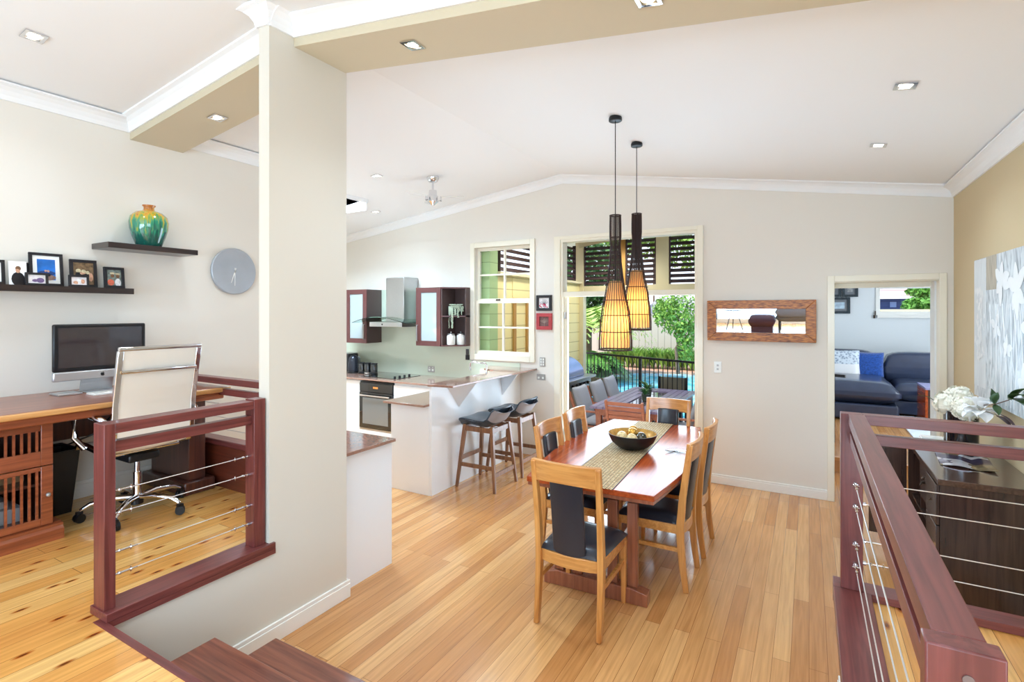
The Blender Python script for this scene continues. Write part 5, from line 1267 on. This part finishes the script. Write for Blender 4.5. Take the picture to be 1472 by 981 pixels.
obj('seat', pillow((-.35, -3.3, .93), .78, .8, .26, p=.3), mat('warm_grey_fabric', (128, 126, 134), .8), t, smooth=180)
obj('backrest', pillow((-.02, -3.3, 1.2), .2, .8, .62, p=.3), MATS['warm_grey_fabric'], t, smooth=180)
for s in (-1, 1): obj('armrest', pillow((-.38, -3.3+s*.42, 1.07), .74, .14, .26, p=.3), MATS['warm_grey_fabric'], t, smooth=180)
for a in (-.66, -.06):
    for b_ in (-3.62, -2.98): obj('leg', tube(BM(), [(a, b_, .84), (a, b_, UP)], .018, 8), BLACK, t)
t = thing('ottoman', 'dark plum ottoman beside the grey armchair, seen in the mirror', 'ottoman', (-1.05, -3.0, UP))
obj('pad', pillow((-1.05, -3.0, .84), .62, .5, .34, p=.25), mat('plum_leather', (74, 40, 52), .4), t, smooth=180); obj('base', BX(-1.3, -.8, -3.2, -2.8, UP+.001, .70), MATS['plum_leather'], t)
t = thing('tall_cabinet', 'tall plum timber cabinet beside the curtain, seen in the mirror', 'cabinet', (-3.6, -3.4, UP))
obj('body', BX(-4.3, -3.7, -3.9, -3.0, UP+.001, 1.75), DESKD, t, bevel=.01)
for a in (-3.89, -3.44): 
    d_ = obj('door', BX(-3.699, -3.68, a, a+.43, UP+.05, 1.72), DESKD, t, bevel=.004); obj('knob', ball(BM(), (-3.665, a+.05, 1.1), .014, 8, 6), CHROME, d_)
# ================================================================== OUTSIDE
PZ = -.17
def ground(name, bm, m): return tag(obj(name, bm, m), kind='structure')
# patio and surrounding ground
ground('floor_patio', BX(-8, 3.2, 6.30, 9.35, -.4, PZ), DECKM) if False else ground('floor_patio', box(BX(-8, -.30, 6.08, 10.1, -.4, PZ), -.30, 3.4, 12.2, 12.9, -.4, PZ), DECKM)
poolpoly = [(-5.6, 12.2), (-4.6, 10.9), (-3.2, 10.4), (-1.0, 10.2), (2.0, 11.5), (2.0, 16.5), (-1.5, 17.6), (-3.6, 18.1), (-5.2, 17.6), (-6.0, 15.6), (-6.1, 13.6)]
cx_, cy_ = -2.5, 14
bm = BM()
inn_ = [bm.verts.new((x, y, -.20)) for x, y in poolpoly]; oi = [bm.verts.new((cx_+(x-cx_)*1.07, cy_+(y-cy_)*1.07, -.20)) for x, y in poolpoly]
lo = [bm.verts.new((x, y, -.45)) for x, y in poolpoly]
for k in range(len(poolpoly)):
    j = (k+1) % len(poolpoly); bm.faces.new([inn_[k], inn_[j], oi[j], oi[k]]); bm.faces.new([inn_[k], lo[k], lo[j], inn_[j]])
struct('trim_coping', bm, PAVER)
pool = thing('swimming_pool', 'kidney-shaped blue swimming pool behind the black pool fence', 'pool', (cx_, cy_, -.3))
obj('water', prism(BM(), poolpoly, -.5, -.27), WATER, pool)
bm = BM()
outer = [(-16, 10.1), (3.4, 10.1), (14, 10.1), (14, 30), (-16, 30)]
big = [bm.verts.new((x, y, -.21)) for x, y in ((-16, 9.0), (14, 9.0), (14, 30), (-16, 30))]
# paving: ring strips around the pool
ring = [bm.verts.new((cx_+(x-cx_)*1.065, cy_+(y-cy_)*1.065, -.205)) for x, y in poolpoly]
far_ = [bm.verts.new((cx_+(x-cx_)*5, cy_+(y-cy_)*5, -.215)) for x, y in poolpoly]
for v in big: bm.verts.remove(v)
for k in range(len(poolpoly)):
    j = (k+1) % len(poolpoly); bm.faces.new([ring[k], ring[j], far_[j], far_[k]])
ground('ground', bm, PAVER)
# patio walls, roof, louvres
w = thing('patio_wall', 'cream weatherboard side wall of the patio with pale green section', 'outdoor wall', (-3.9, 7.6, PZ))
obj('weatherboards', BX(-4.0, -3.85, 6.75, 9.46, PZ, 2.38), BOARDW, w)
obj('green_boards', BX(-4.0, -3.84, 6.08, 6.30, PZ, 3.1), GREENB, w)
obj('weatherboards', BX(-4.0, -3.86, 6.30, 6.75, PZ, 2.38), BOARDW, w)
obj('capping', BX(-4.03, -3.79, 6.30, 9.5, 2.38, 2.42), POSTB, w)
for y in (6.74, 7.15): obj('board_frame', BX(-3.85, -3.82, y, y+.07, PZ, 2.05), POSTO, w)
obj('board_frame', BX(-3.85, -3.82, 6.81, 7.15, 2.0, 2.05), POSTO, w)
obj('post', BX(-3.93, -3.77, 9.34, 9.50, PZ, 3.25), POSTB, w)
obj('beam', BX(-3.78, .3, 9.36, 9.46, 2.20, 2.335), POSTB, w)
def louvre(label, x0, x1, y0, y1, z0, z1, vert='x'):
    t = thing('louvre_screen', label, 'louvre screen', ((x0+x1)/2, (y0+y1)/2, z0), group='dark slatted screens around the patio')
    n = int((z1-z0)/.095)
    bm = BM()
    for k in range(n):
        z = z0+.03+k*.095
        M = Matrix.Translation(((x0+x1)/2, (y0+y1)/2, z+.02))
        if vert == 'x': M = M @ Matrix.Rotation(.75, 4, 'X'); box(bm, -(x1-x0)/2+.02, (x1-x0)/2-.02, -.042, .042, -.006, .006, M)
        else: M = M @ Matrix.Rotation(.75, 4, 'Y'); box(bm, -.042, .042, -(y1-y0)/2+.02, (y1-y0)/2-.02, -.006, .006, M)
    obj('slats', bm, SLAT, t)
    bm = BM()
    if vert == 'x': box(bm, x0, x0+.02, y0, y1, z0, z1); box(bm, x1-.02, x1, y0, y1, z0, z1)
    else: box(bm, x0, x1, y0, y0+.02, z0, z1); box(bm, x0, x1, y1-.02, y1, z0, z1)
    obj('side_rails', bm, SLAT, t)
louvre('louvre screen above the patio beam, leftmost of the three seen through the transom', -3.765, -3.04, 9.38, 9.44, 2.34, 3.12)
louvre('louvre screen above the patio beam, middle of the three seen through the transom', -2.945, -2.39, 9.38, 9.44, 2.34, 3.2)
louvre('louvre screen above the patio beam, rightmost of the three seen through the transom', -2.155, -1.2, 9.38, 9.44, 2.34, 3.25)
louvre('louvre screen on top of the cream patio side wall', -3.92, -3.86, 6.4, 7.9, 2.42, 3.1, 'y')
louvre('louvre screen on the patio side wall next to the corner post', -3.92, -3.86, 8.0, 9.2, 2.42, 3.1, 'y')
obj('post', BX(-3.035, -2.95, 9.37, 9.45, 2.336, 3.3), POSTO, w); obj('post', BX(-2.385, -2.16, 9.37, 9.45, 2.336, 3.3), POSTB, w)
obj('post', BX(-.9, -.76, 9.36, 9.5, PZ, 3.3), POSTB, w)
bm = BM(); prism(bm, [(-4.4, 3.16), (-2.6, 3.36), (.8, 3.4), (.8, 3.48), (-2.6, 3.44), (-4.4, 3.24)], 6.09, 9.9, 'y')
tag(obj('roof_patio', bm, mat('pale_soffit', (214, 204, 182), .7)), kind='structure')
obj('rafter', prism(BM(), [(-3.8, 3.07), (-2.6, 3.24), (-2.6, 3.33), (-3.8, 3.14)], 9.2, 9.26, 'y'), POSTB, w)
# barbecue (faces +X)
bx, by = -3.5, 7.86
t = thing('barbecue', 'stainless steel hooded barbecue against the cream patio wall', 'barbecue', (bx, by, PZ))
bm = BM(); P = [(-3.80, .78)] + [(-3.80+.50*math.sin(a)*1.0, .80+.32*math.cos(a)) for a in [k*PI/2/9 for k in range(10)]] + [(-3.30, .78)]
prism(bm, P, 7.5, 8.22, 'y'); obj('hood', bm, mat('blue_steel_hood', (130, 150, 190), .25, .7), t, smooth=40)
obj('hood_band', prism(BM(), [(-3.805, .79)] + [(-3.80+.51*math.sin(a), .80+.33*math.cos(a)) for a in [k*PI/2/9 for k in range(10)]] + [(-3.30, .79)], 7.485, 7.5, 'y'), BLACK, t)
obj('worktop', BX(-3.82, -3.17, 7.20, 8.45, .735, .775), STEEL, t, bevel=.006)
cp = obj('control_panel', BX(-3.76, -3.21, 7.40, 8.30, .60, .734), STEEL, t)
for k in range(5): obj('knob', lathe(BM(), [(0, 0), (.028, 0), (.022, .035), (0, .035)], seg=12, M=Matrix.Translation((-3.21, 7.5+.16*k, .67)) @ Matrix.Rotation(PI/2, 4, 'Y')), BLACK, cp)
for k in range(4): obj('knob', lathe(BM(), [(0, 0), (.022, 0), (.018, .03), (0, .03)], seg=12, M=Matrix.Translation((-3.62+.1*k, 7.40, .67)) @ Matrix.Rotation(PI/2, 4, 'X')), BLACK, cp)
bd = obj('cabinet', BX(-3.74, -3.24, 7.42, 8.28, PZ+.08, .598), mat('warm_steel_cabinet', (206, 176, 148), .35, .3), t)
obj('door', BX(-3.24, -3.225, 7.44, 7.84, PZ+.12, .56), MATS['warm_steel_cabinet'], bd); obj('door', BX(-3.24, -3.225, 7.86, 8.26, PZ+.12, .56), MATS['warm_steel_cabinet'], bd)
for y in (7.46, 8.24):
    for x in (-3.70, -3.28): obj('wheel', lathe(BM(), [(0, -.015), (.039, -.015), (.039, .015), (0, .015)], seg=14, M=Matrix.Translation((x, y, PZ+.04)) @ Matrix.Rotation(PI/2, 4, 'X')), BLACK, t)
# outdoor table
t = thing('patio_table', 'long plum-stained slatted outdoor table on the patio', 'outdoor table', (-2.06, 7.65, PZ))
tx0, tx1, ty0, ty1, tz = -2.58, -1.56, 6.62, 8.7, .57
bm = BM(); n = 11; pw = (tx1-tx0)/n
for k in range(n):
    x = tx0+k*pw
    if k in (4, 5, 6): box(bm, x+.004, x+pw-.004, ty0, ty0+.3, tz-.03, tz); box(bm, x+.004, x+pw-.004, ty1-.3, ty1, tz-.03, tz)
    else: box(bm, x+.004, x+pw-.004, ty0, ty1, tz-.03, tz)
obj('slatted_top', bm, PURP, t)
obj('glass_insert', BX(tx0+4*pw, tx0+7*pw, ty0+.305, ty1-.305, tz-.02, tz-.012), mat('dark_insert', (96, 90, 110), .1, coat=.8), t)
bm = BX(tx0+.06, tx1-.06, ty0+.06, ty0+.10, tz-.12, tz-.032); box(bm, tx0+.06, tx1-.06, ty1-.1, ty1-.06, tz-.12, tz-.032); box(bm, tx0+.06, tx0+.1, ty0+.1, ty1-.1, tz-.12, tz-.032); box(bm, tx1-.1, tx1-.06, ty0+.1, ty1-.1, tz-.12, tz-.032)
obj('apron', bm, TEAK, t)
for x in (tx0+.1, tx1-.1):
    for y in (ty0+.1, ty1-.1): obj('leg', BX(x-.035, x+.035, y-.035, y+.035, PZ, tz-.121), TEAK, t)
# outdoor chairs (local: faces +X)
def patio_chair(cushion=True, h=.88):
    t = thing('patio_chair', 'x', 'outdoor chair', group='outdoor chairs around the patio table')
    for s in (-1, 1):
        obj('leg', bar(BM(), (.22, s*.25, 0), (-.24, s*.25, .44), .03, .035), TEAK, t); obj('leg', bar(BM(), (-.24, s*.225, 0), (.20, s*.225, .42), .03, .035), TEAK, t)
        obj('back_upright', bar(BM(), (-.18, s*.235, .40), (-.34, s*.235, h), .028, .035), TEAK, t)
        obj('armrest', box(box(BM(), -.28, .24, s*.27-.025, s*.27+.025, .62, .64), .18, .21, s*.27-.012, s*.27+.012, .36, .62), TEAK, t)
    obj('seat_slats', BX(-.2, .23, -.21, .21, .405, .425), TEAK, t)
    if cushion:
        obj('seat_cushion', pillow((.02, 0, .465), .46, .44, .09, p=.25), CUSHG, t, smooth=180)
        obj('back_cushion', pillow((-.215, 0, .70), .50, .46, .10, Matrix.Rotation(-1.892, 4, 'Y'), p=.25), CUSHG, t, smooth=180)
    else:
        bm = BM()
        for k in range(7): cbox(bm, (-.20-.022*k, 0, .47+.062*k), (.014, .44, .045), None)
        obj('back_slats', bm, TEAK, t)
    return t
c0 = patio_chair(); place(c0, (-2.62, 7.05, PZ)); c0['label'] = 'cushioned teak outdoor chair on the left of the patio table, nearest the house'
dup(c0, (-2.62, 7.72, PZ), 0, 'cushioned teak outdoor chair on the left of the patio table, middle of three')
dup(c0, (-2.62, 8.32, PZ), 0, 'cushioned teak outdoor chair on the left of the patio table, farthest from the house')
dup(c0, (-1.50, 7.15, PZ), PI, 'cushioned teak chair on the right of the patio table, half behind the door frame')
c1 = patio_chair(False); place(c1, (-2.03, 6.72, PZ), PI/2); c1['label'] = 'slatted teak outdoor chair without cushion at the near end of the patio table'
def sling(x, y, wd, label, z1=.70, rz=0):
    t = thing('sling_chair', label, 'outdoor chair', (x, y, PZ), group='dark olive sling chairs by the pool fence')
    obj('backrest', BX(x-wd/2+.02, x+wd/2-.02, y-.012, y+.012, .30, z1-.005), OLIVE, t, bevel=.005)
    obj('seat', BX(x-wd/2+.02, x+wd/2-.02, y-.46, y-.015, .26, .285), OLIVE, t, bevel=.005)
    for s in (-1, 1):
        obj('leg', BX(x+s*wd/2-.018, x+s*wd/2+.018, y-.018, y+.018, PZ, z1), BLACK, t); obj('leg', BX(x+s*wd/2-.018, x+s*wd/2+.018, y-.47, y-.43, PZ, .42), BLACK, t)
        obj('armrest', BX(x+s*wd/2-.022, x+s*wd/2+.022, y-.48, y+.02, .42, .445), TEAK, t)
sling(-2.02, 9.05, .44, 'dark olive outdoor chair at the far end of the patio table', .73)
sling(-3.28, 8.95, .62, 'dark olive wide outdoor chair beside the barbecue', .65)
# pot plants on the patio table
def potplant(x, y, label, s=1):
    t = thing('potted_plant', label, 'pot plant', (x, y, .57), group='pot plants on the patio table')
    obj('pot', lathe(BM(), [(0, .5705), (.06*s, .5705), (.075*s, .5705+.12*s), (.066*s, .5705+.12*s), (0, .5705+.1*s)], (x, y, 0), 20), mat('dark_olive_pot', (70, 78, 64), .4), t, smooth=50)
    bm = BM(); rr = random.Random(int(x*100)+3)
    for k in range(26):
        a = rr.uniform(0, 2*PI); leaf(bm, (x, y, .57+.1*s), (math.cos(a), math.sin(a), rr.uniform(.1, 1.6)), rr.uniform(.12, .2)*s, .035*s)
    obj('foliage', bm, mat('glossy_plant_leaves', (66, 110, 60), .4, var=.4, scale=20), t)
potplant(-2.10, 7.72, 'dark green leafy pot plant on the patio table, the farther one', 1.0); potplant(-2.04, 7.42, 'small leafy pot plant on the patio table, the nearer one', .75)
# pool fence
F0, F1 = Vector((-3.93, 9.70, 0)), Vector((.4, 7.78, 0))
t = thing('pool_fence', 'black tubular pool fence between the patio and the pool', 'fence', tuple((F0+F1)/2+Vector((0, 0, PZ))))
d_ = (F1-F0).normalized(); Ln = (F1-F0).length
for z, nm in ((1.03, 'top_rail'), (-.06, 'bottom_rail')): obj(nm, bar(BM(), F0+Vector((0, 0, z)), F1+Vector((0, 0, z)), .03, .035), BLACK, t)
n = int(Ln/.095)
for k in range(n):
    p = F0+d_*(k+.5)*.095; obj('picket', tube(BM(), [p+Vector((0, 0, -.045)), p+Vector((0, 0, 1.01))], .0085, 6), BLACK, t)
for k in (0, 1.46, 2.9, 4.4): p = F0+d_*k; obj('post', bar(BM(), p+Vector((0, 0, PZ)), p+Vector((0, 0, 1.05)), .05, .05, (0, 1, 0)), BLACK, t)
# boundary fence
t = thing('boundary_fence', 'white ribbed metal fence behind the pool garden', 'fence', (-3, 19.6, -.2))
obj('fence_sheet', BX(-12, 6, 19.6, 19.64, -.2, 1.72), FENCEM, t)
obj('top_capping', BX(-12, 6, 19.58, 19.66, 1.72, 1.77), mat('fence_cap', (206, 200, 186), .6), t)
# vegetation helpers
def cloud(n, fn, s, rr, asp=.5):
    V = []; F = []
    for k in range(n):
        p = Vector(fn()); d = Vector((rr.gauss(0, 1), rr.gauss(0, 1), rr.gauss(0, 1)+.4)).normalized(); a = d.orthogonal().normalized()
        a = Matrix.Rotation(rr.uniform(0, 6.28), 3, d) @ a; b_ = d.cross(a); q = s*rr.uniform(.6, 1.3)
        i = len(V); V += [p-a*q, p-b_*q*asp+d*q*.15, p+a*q, p+b_*q*asp+d*q*.15]; F.append((i, i+1, i+2, i+3))
    bm = BM(); vs = [bm.verts.new(v) for v in V]
    for f in F: bm.faces.new([vs[i] for i in f])
    return bm
def inball(c, r, rr):
    def f():
        while True:
            v = Vector((rr.uniform(-1, 1), rr.uniform(-1, 1), rr.uniform(-1, 1)))
            if .25 < v.length < 1: return (c[0]+v.x*r[0], c[1]+v.y*r[1], c[2]+v.z*r[2])
    return f
def tree(label, x, y, h, blobs, m, n, s, seed, name='tree', cat='tree', group=None, z0=-.21, tr=.07):
    rr = random.Random(seed); t = thing(name, label, cat, (x, y, z0), group=group)
    bm = BM(); tube(bm, [(x, y, z0), (x+rr.uniform(-.1, .1), y, h*.45), (x+rr.uniform(-.2, .2), y, h*.8)], tr, 8, scales=[1, .7, .4])
    for k in range(6):
        a = rr.uniform(0, 6.28); b_ = blobs[k % len(blobs)]
        tube(bm, [(x, y, h*.4), ((x+b_[0][0])/2+.1, (y+b_[0][1])/2, (h*.45+b_[0][2])/2), (b_[0][0]+rr.uniform(-.3, .3)*b_[1][0], b_[0][1], b_[0][2])], tr*.4, 6, scales=[1, .7, .3])
    obj('trunk', bm, BARK, t)
    tot = sum(b_[1][0]*b_[1][2] for b_ in blobs); bm = BM()
    for c, r in blobs:
        bb = cloud(int(n*r[0]*r[2]/tot), inball(c, r, rr), s, rr); me = bpy.data.meshes.new('tmp'); bb.to_mesh(me); bb.free(); bm.from_mesh(me); bpy.data.meshes.remove(me)
    obj('foliage', bm, m, t)
    return t
tree('slender bushy shrub tree in front of the white fence beyond the pool', -3.75, 17.6, 1.4, [((-3.75, 17.6, 1.75), (.85, .6, .75)), ((-3.4, 17.6, 1.15), (.5, .4, .5)), ((-4.15, 17.6, 1.9), (.45, .4, .45)), ((-3.55, 17.6, .55), (.25, .25, .4))], LEAF1, 2600, .07, 1)
tree('dense dark tree rising behind the fern at the left of the pool', -8.6, 21.5, 4, [((-8.8, 21.5, 3.4), (2.2, 1.5, 1.9)), ((-7.4, 21.5, 2.2), (1.4, 1, 1.2))], LEAF4, 5000, .12, 2, group='trees beyond the boundary fence')
tree('tall spreading tree behind the louvres in the middle of the garden', -7.2, 28, 7, [((-7.6, 28, 7.0), (3.0, 1.5, 2.3)), ((-5.1, 28, 5.8), (2.5, 1.5, 1.9)), ((-10.5, 28, 6.3), (2.3, 1.5, 2.3))], LEAF1, 7000, .14, 3, group='trees beyond the boundary fence')
tree('bright tree at the right of the garden behind the shed roof', -2.4, 24.5, 6, [((-2.2, 24.5, 5.8), (2.2, 1.5, 1.8)), ((-1.3, 24.5, 4.2), (1.6, 1.4, 1.8)), ((-3.4, 24.5, 3.9), (1.2, 1.2, .8))], LEAF2, 6000, .13, 4, group='trees beyond the boundary fence')
# tree ferns at the left
def fern(x, y, z, L, n, label, m, seed, hgt=1.0):
    rr = random.Random(seed); t = thing('tree_fern', label, 'fern', (x, y, -.21), group='ferns at the left of the pool')
    obj('trunk', tube(BM(), [(x, y, -.21), (x, y, z)], .10, 8), BARK, t)
    V = BM()
    for k in range(n):
        a = 2*PI*k/n+rr.uniform(-.2, .2); e = rr.uniform(.35, 1.2)*hgt; l = L*rr.uniform(.8, 1.1); dx, dy = math.cos(a), math.sin(a)
        pts = [Vector((x+dx*l*s, y+dy*l*s, z+e*l*(s-1.15*s*s))) for s in [q/16 for q in range(17)]]
        sd = Vector((-dy, dx, 0))
        for q in range(1, 17):
            p = pts[q]; w = .22*L*math.sin(PI*(q/17)**.7)+.02; f = (pts[q]-pts[q-1]).normalized()
            for s in (-1, 1):
                tip = p+sd*s*w+f*.06-Vector((0, 0, .25*w)); vs = [V.verts.new(p-f*.04), V.verts.new((p+tip)/2+f*.055), V.verts.new(tip), V.verts.new((p+tip)/2-f*.045)]
                V.faces.new(vs)
    obj('fronds', V, m, t)
fern(-6.1, 15.6, 1.35, 1.9, 46, 'tall yellow-green tree fern at the left of the pool, the highest one', LEAF3, 5, 1.35)
fern(-5.75, 14.6, .35, 1.15, 40, 'mid-height green fern at the left of the pool', LEAF2, 6)
fern(-5.55, 15.6, -.05, .9, 34, 'low grey-green fern beside the pool coping', mat('grey_green_fronds', (140, 156, 116), .6, var=.3, scale=5), 8, 1.3)
# strappy hedge along the boundary
rr = random.Random(31); t = thing('agapanthus_hedge', 'row of strappy green plants along the far side of the pool', 'hedge', (-3, 18.9, -.21))
bm = BM()
for k in range(120):
    x = -6.4+6.2*k/120+rr.uniform(-.05, .05); y = 18.85+rr.uniform(-.3, .3)
    for q in range(20):
        a = rr.uniform(0, 6.28); leaf(bm, (x, y, -.2), (math.cos(a)*.6, math.sin(a)*.6, rr.uniform(.7, 1.6)), rr.uniform(.5, .85), .075)
tag(obj('strappy_leaves', bm, LEAF1, t), kind='stuff')
# shed roof beyond the fence
t = thing('neighbour_shed', 'grey-walled shed with pale tiled roof beyond the boundary fence', 'shed', (-3, 22.5, -.2))
obj('shed_wall', BX(-6.0, -2, 22.0, 23.0, -.2, 1.75), lines('lilac_grey_cladding', (176, 166, 176), (120, 112, 124), .2, 'Z', .2), t)
obj('roof', prism(BM(), [(-6.2, 1.75), (-5.5, 2.38), (-4.8, 2.45), (-1.8, 1.85), (-1.8, 1.75)], 21.8, 23.2, 'y'), ROOFT, t)
# neighbour seen through the far-room window
t = thing('neighbour_house', 'blue weatherboard house with pink tiled roof through the far window', 'house', (3.5, 20, 0))
obj('house_wall', BX(.5, 7, 20, 24, -.2, 2.27), BLUEH, t)
obj('roof', prism(BM(), [(19.8, 2.30), (24.6, 2.30), (24, 3.6), (22, 3.6), (19.8, 2.36)], .3, 2.75, 'x'), ROOFR, t)
obj('gutter', BX(.3, 2.8, 19.70, 19.80, 2.24, 2.33), TRIM, t)
obj('window', BX(2.2, 2.36, 19.97, 20.0, 1.98, 2.15), mat('pale_blue_pane', (150, 170, 220), .2), t)
tree('green leafy tree outside the far-room window', 3.2, 17.5, 2, [((2.55, 17.5, 2.0), (.38, .4, .22)), ((3.2, 17.8, 2.1), (.5, .5, .25)), ((3.0, 19.0, 2.44), (.55, .4, .2))], LEAF2, 3000, .07, 12)
tag(obj('side_fence', BX(1.3, 6, 15.0, 15.05, -.2, 1.90), POSTB), 'cream top of a paling fence outside the far window', 'fence')
ground('ground', BX(3.4, 12, 12.9, 26, -.4, -.21), DECKM) if False else None

# ================================================================== CAMERA, LIGHT, WORLD
cam = bpy.data.cameras.new('camera'); co = bpy.data.objects.new('camera', cam); COL.objects.link(co); sc.camera = co
cam.sensor_width = 36; cam.lens = 36*746/1472; cam.shift_y = -(490.5-448)/1472; cam.clip_start = .05; cam.clip_end = 200
co.location = (0, 0, 1.85); co.rotation_euler = (PI/2, 0, math.atan((1163-736)/746))

def area(name, loc, rot, sx, sy, power, col=(1, 1, 1)):
    L = bpy.data.lights.new(name, 'AREA'); L.shape = 'RECTANGLE'; L.size = sx; L.size_y = sy; L.energy = power; L.color = col
    o = bpy.data.objects.new(name, L); COL.objects.link(o); o.location = loc; o.rotation_euler = rot; return o
# area lamps for daylight; the one from the side is added fill
area('daylight_rear_window', (-.9, -5.1, 1.5), (PI/2+.35, 0, 0), 6.0, 1.7, 410, (.53, .77, 1))
area('side_fill_light', (3.17, -1.9, 1.85), (PI/2, 0, PI/2), 3.3, 1.6, 90, (.54, .78, 1))  # added to brighten faces turned right; no such window known
area('daylight_far_room', (2.9, 9.0, 1.5), (PI/2, 0, PI/2), 3.0, 1.8, 90, (.80, .92, 1))
area('daylight_glass_doors', (-1.88, 6.15, 1.05), (-PI/2, 0, 0), 1.5, 1.9, 55, (.66, .84, 1))
area('daylight_kitchen_skylight', (-5.4, 4.3, 3.6), (0, 0, 0), 1.0, .85, 220, (.62, .82, 1))
for x, y, p in ((-3.3, -1.2, 35), (-1.2, -1.2, 60), (1.0, -1.2, 60), (-1.2, -3.2, 60), (1.2, -3.2, 60), (-1.2, .6, 60), (-3.4, 5.2, 50), (-1.9, 3.3, 45), (-.2, 4.2, 45), (.2, .9, 30)):  # added fill spots shining down from ceiling height, no fittings there
    L = bpy.data.lights.new('fill_downspot', 'SPOT'); L.energy = p*.68; L.color = (.56, .79, 1); L.spot_size = 2.9; L.spot_blend = 1; L.shadow_soft_size = .15
    o = bpy.data.objects.new('fill_downspot', L); COL.objects.link(o); o.location = (x, y, 3.0)
for x, y, z, p in ((-1.0, -1.6, 1.4, 175), (-3.3, -.4, 1.4, 60), (-5.1, 5.55, 1.9, 18), (-1.2, 3.0, 1.1, 46), (.75, 4.2, 1.1, 20), (-3.6, 4.4, 1.1, 30)):  # upward fill spots, added to brighten the ceiling; no such lamps
    L = bpy.data.lights.new('fill_uplight', 'SPOT'); L.energy = p; L.color = (.55, .785, 1); L.spot_size = 2.5; L.spot_blend = 1; L.shadow_soft_size = .3
    o = bpy.data.objects.new('fill_uplight', L); COL.objects.link(o); o.location = (x, y, z); o.rotation_euler = (PI, 0, 0)
for x, y in ((-2.3, 7.6), (-3.0, 8.9), (-3.3, 6.8)):  # added fill under the patio roof, no lamp known there
    L = bpy.data.lights.new('patio_fill', 'SPOT'); L.energy = 75; L.color = (1, .96, .88); L.spot_size = 2.8; L.spot_blend = 1; L.shadow_soft_size = .12
    o = bpy.data.objects.new('patio_fill', L); COL.objects.link(o); o.location = (x, y, 3.1)
S = bpy.data.lights.new('sun', 'SUN'); S.energy = 5; S.angle = .01; S.color = (1, .95, .86)
o = bpy.data.objects.new('sun', S); COL.objects.link(o); o.rotation_euler = Vector((.55, .45, -.80)).to_track_quat('-Z', 'Y').to_euler()
W = bpy.data.worlds.new('world'); sc.world = W; W.use_nodes = True; nt = W.node_tree; bg = nt.nodes['Background']
tc = nt.nodes.new('ShaderNodeTexCoord'); sep = nt.nodes.new('ShaderNodeSeparateXYZ'); rp = nt.nodes.new('ShaderNodeValToRGB')
nt.links.new(tc.outputs['Generated'], sep.inputs[0]); nt.links.new(sep.outputs['Z'], rp.inputs[0])
e = rp.color_ramp.elements; e[0].position = 0; e[0].color = (.86, .93, 1, 1); e[1].position = .7; e[1].color = (.32, .55, .95, 1)
nt.links.new(rp.outputs[0], bg.inputs['Color']); bg.inputs['Strength'].default_value = 1.8
v = sc.view_settings; v.view_transform = 'Standard'; v.look = 'None'; v.exposure = .18; v.gamma = 1; v.use_curve_mapping = False
sc.cycles.max_bounces = 10; sc.cycles.diffuse_bounces = 5; sc.cycles.glossy_bounces = 4; sc.cycles.transmission_bounces = 8; sc.cycles.transparent_max_bounces = 12
sc.cycles.caustics_reflective = False; sc.cycles.caustics_refractive = False; sc.cycles.sample_clamp_indirect = 6
sc.cycles.use_denoising = True
